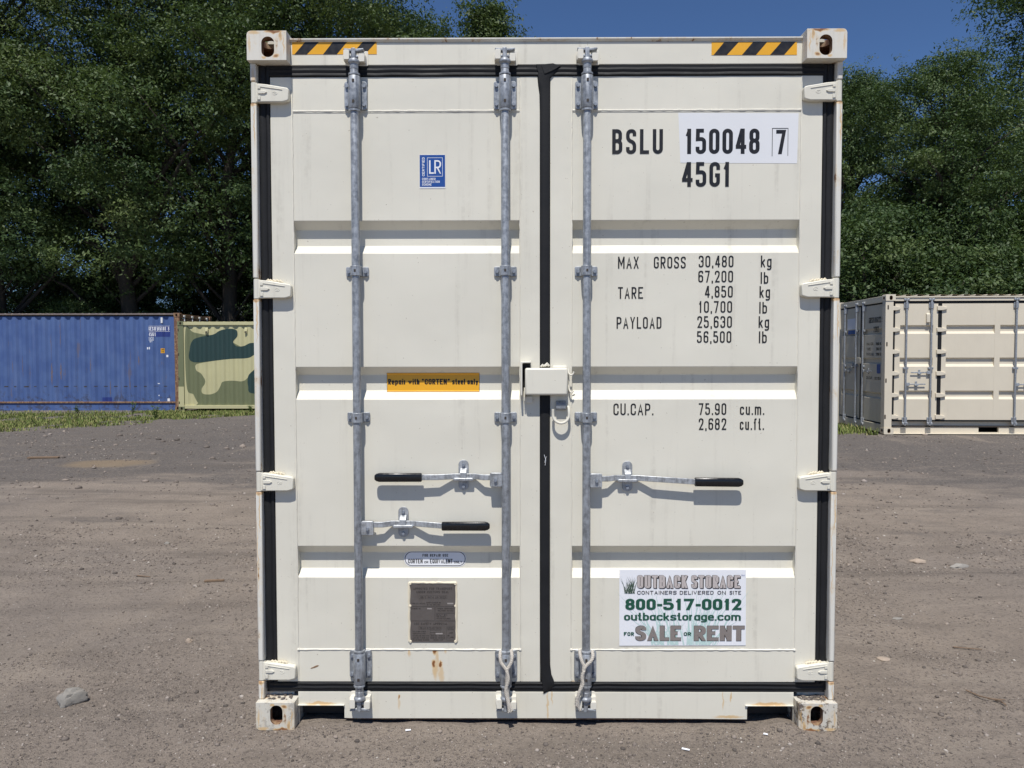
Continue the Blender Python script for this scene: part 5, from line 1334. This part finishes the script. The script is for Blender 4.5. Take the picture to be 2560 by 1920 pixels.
def far_leaf(root, x0, x1, panels, z0, z1, y, ribs, mat, mtx=None, depth=.04):
    p = MB(mtx).box(x0, x1, y + depth + .012, y + depth + .03, z0, z1)
    edges = [x0] + [v for a in panels for v in a] + [x1]
    for a, b in zip(edges[::2], edges[1::2]): p.box(a, b, y, y + depth + .0115, z0, z1)
    for (a, b) in panels:
        prf = [(y + .001, z1)]
        for r in ribs: prf += [(y + .001, r[0]), (y + .001 + depth, r[1]), (y + .001 + depth, r[2]), (y + .001, r[3])]
        prf += [(y + .001, z0)]
        p.prism(prf + [(yy_ + .003, z) for yy_, z in reversed(prf)], 'x', a + .0005, b - .0005)
    return p.build('door', mat, root, smooth=0)
def far_bar(root, x, y, z0, z1, guides, handle, mtx=None, mat='galv', cam_=True):
    r = MB(mtx).cyl((x, y, z0), (x, y, z1), .017, n=12).build('locking_bar', mat, root)
    for z in (z1 - .10, z0 + .07): MB(mtx).box(x - .045, x + .045, y + .012, y + .03, z - .055, z + .055).cyl((x, y, z - .06), (x, y, z + .06), .024, n=12).build('bar_bracket', mat, r, .004)
    for z in guides: MB(mtx).box(x - .045, x + .045, y - .006, y + .03, z - .02, z + .02).build('guide_clamp', mat, r, .004)
    if cam_:
        for z, s_ in ((z1, 1), (z0, -1)):
            c_ = MB(mtx)
            c_.box(x - .05, x - .014, y - .012, y + .03, z - .012, z + .030).box(x + .014, x + .05, y - .012, y + .03, z - .012, z + .030).box(x - .013, x + .013, y - .016, y + .03, z - .030, z + .020)
            c_.build('cam', 'zinc', r, .006)
    if handle:
        d, z, L_ = handle
        MB(mtx).box(min(x, x + d * .07), max(x, x + d * .07), y - .012, y + .010, z - .03, z + .03).box(min(x + d * .07, x + d * L_), max(x + d * .07, x + d * L_), y - .004, y + .004, z - .012, z + .012).build('handle', 'zinc', r, .003)
        MB(mtx).box(x + d * L_ * .55 - .03, x + d * L_ * .55 + .03, y - .012, y + .03, z - .03, z - .008).box(x + d * L_ * .55 - .018, x + d * L_ * .55 + .018, y + .015, y + .03, z - .05, z + .055).build('handle_catch', 'zinc', r, .004)
    return r
def far_hinges(root, xs_, zs_, s_):
    for z in zs_:
        for x in xs_:
            MB().prism([(x - .022, z - .038), (x + s_ * .085 if s_ > 0 else x + .022, z - .030), (x + s_ * .098 if s_ > 0 else x + .022, z + .004), (x + .06, z + .030), (x - .022, z + .036)], 'y', .018, .052).build('hinge', 'tan', root, .006)
dz0, dz1 = tz(1384), tz(240)
xm = tx(1030)
far_leaf(tc, tx(618), tx(1030), [(tx(668), tx(985))], dz0, dz1, .048, tribs, 'tan')
far_leaf(tc, tx(1068), TL / 2 - .01, [(tx(1112), tx(1576)), (tx(1628), tx(1990))], dz0, dz1, .048, tribs, 'tan')
mir = lambda v: TL - v
far_leaf(tc, TL / 2 + .01, mir(tx(1068)), [(mir(tx(1990)), mir(tx(1628))), (mir(tx(1576)), mir(tx(1112)))], dz0, dz1, .048, tribs, 'tan')
far_leaf(tc, mir(tx(1030)), mir(tx(618)), [(mir(tx(985)), mir(tx(668)))], dz0, dz1, .048, tribs, 'tan')
for a, b in ((tx(591), tx(616)), (tx(1034), tx(1066)), (mir(tx(1066)), mir(tx(1034))), (mir(tx(616)), mir(tx(591)))): MB().box(a, b, .044, .064, dz0, dz1).build('door_gasket', 'rubber', tc, .004)
hzs = [tz(v) for v in (285, 496, 712, 925, 1140, 1355)]
for z in hzs:
    for x0_, x1_ in ((tx(585), tx(662)), (tx(1016), tx(1110))):
        h = MB().prism([(x0_, z - .040), (x0_ + (x1_ - x0_) * .5, z - .040), (x1_, z - .022), (x1_, z + .014), (x0_ + (x1_ - x0_) * .5, z + .036), (x0_, z + .040)], 'y', .014, .052)
        h.build('hinge', 'tan', tc, .005)
    for x0_, x1_ in ((mir(tx(662)), mir(tx(585))), (mir(tx(1110)), mir(tx(1016)))):
        MB().prism([(x1_, z - .040), (x1_ - (x1_ - x0_) * .5, z - .040), (x0_, z - .022), (x0_, z + .014), (x1_ - (x1_ - x0_) * .5, z + .036), (x1_, z + .040)], 'y', .014, .052).build('hinge', 'tan', tc, .005)
b0, b1 = tz(1425), tz(203)
for x, hd_ in ((tx(721), (1, tz(1032), .36)), (tx(961), (-1, tz(917), .36)), (tx(1772), (1, tz(1035), .36)), (TL / 2 - .12, (-1, tz(917), .36)), (TL / 2 + .12, None), (mir(tx(1772)), (-1, tz(1035), .36)), (mir(tx(961)), None), (mir(tx(721)), (1, tz(917), .30))):
    far_bar(tc, x, .016, b0, b1, (tz(875),), hd_)
MB().prism([(.012, tz(425)), (.012, tz(345)), (.046, tz(330)), (.046, tz(430))], 'x', tx(914), tx(948)).build('vent_cover', 'tan', tc, .006)
m = MB()
for zx, zy in ((540, 275), (533, 637), (530, 996), (527, 1354)): m.box(tx(zx) - .012, tx(zx) + .012, .0085, .0115, tz(zy + 20), tz(zy - 20))
m.build('lashing_slot', 'dark', tc, smooth=0)['kind'] = 'stuff'
# door end on the left: local frame with u along the end (0 at the far corner), facing -x
ME = Matrix(((0, 1, 0, 0), (-1, 0, 0, TW), (0, 0, 1, 0), (0, 0, 0, 1)))    # (u, v, z) -> (v, TW - u, z)
er = [(1.98, 1.95, 1.89, 1.86), (1.42, 1.39, 1.33, 1.30), (.76, .73, .67, .64)]
MB(ME).box(.165, TW - .165, .030, .09, 2.46, 2.575).build('door_header', 'tandark', tc, .004); MB(ME).box(.165, TW - .165, .030, .09, .02, .17).build('door_sill', 'tandark', tc, .004)
MB(ME).box(.14, TW - .14, .046, .058, 2.43, 2.459).box(.14, TW - .14, .046, .058, .171, .20).box(TW / 2 - .02, TW / 2 + .02, .040, .058, .2, 2.43).build('door_gasket', 'rubber', tc, .004)
far_leaf(tc, .16, TW / 2 - .022, [(.24, TW / 2 - .10)], .20, 2.43, .05, er, 'tandark', ME); far_leaf(tc, TW / 2 + .022, TW - .16, [(TW / 2 + .10, TW - .24)], .20, 2.43, .05, er, 'tandark', ME)
for u, hd_ in ((.46, (1, 1.15, .36)), (1.05, (-1, 1.25, .36)), (TW - 1.05, (1, 1.16, .42)), (TW - .46, None)):
    if hd_ is not None or u < 1: far_bar(tc, u, .016, .10, 2.49, (1.95, 1.25), hd_, ME)
MB(ME).box(TW / 2 - .09, TW / 2 + .09, .0, .045, 1.30, 1.42).build('lock_box', 'tandark', tc, .006)
m = MB(ME)
fit(m, 'GBSU', 1.58, 1.80, 2.09, .11, .15, .14, .048); fit(m, '016122', 1.84, 2.12, 2.09, .11, .15, .12, .048); fit(m, '9', 2.16, 2.21, 2.09, .11, .15, .12, .048)
fit(m, '22G2', 1.80, 2.03, 1.91, .11, .15, .12, .048)
for i, (a, b) in enumerate((('MAX.GR.', '30480 KG'), ('TARE', '3200 KG'), ('PAYLOAD', '27280 KG'))):
    fit(m, a, 1.50, 1.50 + .045 * len(a), 1.66 - i * .10, .055, .15, .16, .048); fit(m, b, 1.92, 2.14, 1.66 - i * .10, .055, .15, .16, .048)
fit(m, 'CU.CAP.', 1.50, 1.78, 1.00, .055, .15, .16, .048); fit(m, '33.2 CU.M', 1.88, 2.14, 1.00, .055, .15, .16, .048)
m.build('lettering', 'black', tc, smooth=0, fix=False)['kind'] = 'stuff'
m = MB(ME); m.prism(rrect(1.98, 2.13, 1.12, 1.30, .02, 3), 'y', .046, .0495); m.build('certification_sticker', 'blueprint', tc, smooth=0)
m = MB(ME); m.box(.52, .98, .046, .0495, 2.0, 2.22); m.build('certification_sticker', 'whiteprint', tc, smooth=0)
m = MB(ME); m.box(.56, .94, .044, .0455, 1.90, 1.98); m.build('blue_band', 'blueprint', tc, smooth=0)

# ------------------------------------------------------------------ stones, sticks and scraps lying on the yard
def rock(name, x, y, sx, sy, sz, seed, mat, label, cat='stone', rz=0.0, sub=3, group=None):
    bm = bmesh.new(); bmesh.ops.create_icosphere(bm, subdivisions=sub, radius=1)
    for v in bm.verts:
        p = v.co.copy(); d = mnoise.noise(p * 1.1 + Vector((seed, 0, 0))) * .38 + mnoise.noise(p * 2.7 + Vector((0, seed, 0))) * .16 + mnoise.noise(p * 6 + Vector((0, 0, seed))) * .10 + mnoise.noise(p * 15 + Vector((0, 0, seed))) * .05
        v.co = p * (1 + d)
        for ax in (Vector((.5, .3, .8)).normalized(), Vector((-.7, -.2, .6)).normalized(), Vector((.3, -.9, .2)).normalized()):
            k = v.co.dot(ax) - .78
            if k > 0: v.co -= ax * k * .75
    me = bpy.data.meshes.new(name); bm.to_mesh(me); bm.free()
    o = link(name, me, mat, None, smooth=28); o.scale = (sx, sy, sz); o.rotation_euler = (0, 0, rz); o.location = (x, y, g1(x, y) + sz * .62)
    return tag(o, label, cat, group)
M['stone'] = plain('grey_stone', (.30, .28, .25), .9, 0, .3, 16, .25, .5, 40); M['palestone'] = plain('pale_stone', (.42, .34, .27), .9, 0, .2, 16, .25, .4, 40); M['wood'] = plain('weathered_wood', (.19, .13, .085), .9, 0, .35, 60)
M['concrete'] = plain('concrete_scrap', (.33, .31, .28), .9, 0, .25, 25, .25, .4, 60)
rock('rock', -2.155, .275, .058, .042, .046, 3.1, 'stone', 'fist sized grey rock on the dirt left of the white container', rz=.55, sub=4); bpy.data.objects['rock'].rotation_euler = (.12, -.30, .55)
rock('stone', -1.946, 1.035, .017, .013, .014, 5.2, 'palestone', 'small pale stone on the dirt near the white container left side')
rock('stone', 1.783, .775, .030, .024, .007, 6.2, 'palestone', 'flat tan stone chip right of the white container')
rock('stone', 2.96, 2.70, .050, .036, .018, 7.7, 'palestone', 'rounded pale stone on the dirt before the tan container')
rock('concrete_chunk', 3.20, 2.57, .065, .030, .020, 8.4, 'concrete', 'long broken concrete chunk beside the rounded pale stone', 'chunk', .2)
rock('stone', -3.05, 3.2, .022, .018, .012, 9.3, 'stone', 'small grey stone in the dirt at mid distance on the left')
rock('stone', 2.17, 1.42, .030, .018, .006, 10.3, 'stone', 'flat bluish grey stone right of the white container post')
def stick(name, pts, r, mat, label, cat='stick'):
    mb = MB()
    for k, (P, rr2) in enumerate(pts): mb.tube([(x, y, g1(x, y) + z) for x, y, z in P], [rr2 * (1 - .5 * i / len(P)) for i in range(len(P))], 6)
    o = mb.build(name, mat); return tag(o, label, cat)
stick('dry_twig', [([(1.99, .40, .012), (2.02, .345, .014), (2.05, .300, .012), (2.09, .262, .010)], .004), ([(2.05, .300, .012), (2.10, .285, .013)], .003), ([(2.04, .315, .012), (2.072, .275, .020), (2.085, .25, .008)], .003)], 0, 'wood', 'forked dry brown twig on the dirt at the lower right')
stick('dry_twig', [([(2.26, .985, .008), (2.33, .965, .010), (2.40, .955, .007)], .004)], 0, 'wood', 'thin straight twig on the dirt at the right')
stick('dry_twig', [([(-2.83, 2.245, .006), (-2.78, 2.235, .009), (-2.73, 2.225, .006)], .005)], 0, 'wood', 'short curved twig on the dirt at the left')
w = MB(); zz_ = g1(-2.22, 2.09)
o = w.prism([(-2.285, 2.075), (-2.155, 2.098), (-2.155, 2.112), (-2.283, 2.100)], 'z', zz_ + .001, zz_ + .014).build('wood_splinter', 'wood', None, .002); tag(o, 'flat brown wood splinter on the dirt left of the white container', 'splinter')
o = MB().prism([(-6.55, 8.55), (-6.10, 8.60), (-6.10, 8.68), (-6.55, 8.62)], 'z', g1(-6.3, 8.6), g1(-6.3, 8.6) + .025).build('board', 'wood', None, .003); tag(o, 'short brown board lying on the dirt near the left edge', 'board')
o.location.x = -1.1
for k, (x, y, a, L_, lb_) in enumerate(((-.575, -.028, .05, .011, 'white plastic scrap on the dirt under the middle of the left door'), (.55, -.16, -.5, .016, 'thin white strip lying below the rental sign'), (.905, -.045, -.6, .009, 'small white paper scrap before the right forklift pocket'))):
    c_, s_ = math.cos(a), math.sin(a); z = g1(x, y) + .004
    o = MB().add([(x - c_ * L_, y - s_ * L_, z), (x + c_ * L_, y + s_ * L_, z + .002), (x + c_ * L_ - s_ * .005, y + s_ * L_ + c_ * .005, z + .004), (x - c_ * L_ - s_ * .006, y - s_ * L_ + c_ * .006, z + .003),
                  (x - c_ * L_, y - s_ * L_, z + .002), (x + c_ * L_, y + s_ * L_, z + .004), (x + c_ * L_ - s_ * .005, y + s_ * L_ + c_ * .005, z + .006), (x - c_ * L_ - s_ * .006, y - s_ * L_ + c_ * .006, z + .005)],
                 [(3, 2, 1, 0), (4, 5, 6, 7), (0, 1, 5, 4), (1, 2, 6, 5), (2, 3, 7, 6), (3, 0, 4, 7)]).build('scrap', 'whiteprint', None, smooth=0)
    tag(o, lb_, 'scrap', 'white scraps of litter')
# taller weeds growing in the grass strip
def weed(x, y, h, seed, label):
    q = random.Random(seed); o = empty('weed', (x, y, g1(x, y)), 0, label, 'weed', 'tall weeds in the grass strip'); st = MB(); lf = MB()
    for k in range(5):
        a = q.uniform(0, 6.28); hh = h * q.uniform(.6, 1); ex, ey = math.cos(a) * hh * .22, math.sin(a) * hh * .22
        st.tube([(0, 0, 0), (ex * .4, ey * .4, hh * .5), (ex, ey, hh)], [.006, .004, .002], 5)
        for j in range(16):
            t_ = q.uniform(.15, 1); b = q.uniform(0, 6.28); L_ = q.uniform(.05, .11); bx_, by_, bz_ = ex * t_, ey * t_, hh * t_
            dx_, dy_ = math.cos(b), math.sin(b)
            lf.add([(bx_, by_, bz_), (bx_ + dx_ * L_ * .5 - dy_ * L_ * .2, by_ + dy_ * L_ * .5 + dx_ * L_ * .2, bz_ + L_ * .3), (bx_ + dx_ * L_, by_ + dy_ * L_, bz_ + L_ * .15), (bx_ + dx_ * L_ * .5 + dy_ * L_ * .2, by_ + dy_ * L_ * .5 - dx_ * L_ * .2, bz_ + L_ * .3)], [(0, 1, 2, 3)])
    st.build('stem', 'weedm', o); lf.build('leaf', 'weedm', o, smooth=0, fix=False)
M['weedm'] = plain('weed_leaf', (.075, .115, .030), .7, 0, .35, 30, .2)
weed(-10.55, 17.6, .42, 1, 'tall leafy weed left of the rusty blue container post'); weed(-9.55, 16.8, .36, 2, 'bushy weed in the grass below the camouflage container post'); weed(-12.4, 18.2, .28, 3, 'low weed beside the base rail of the blue container')
weed(-7.6, 18.3, .26, 4, 'small weed at the base of the camouflage container')
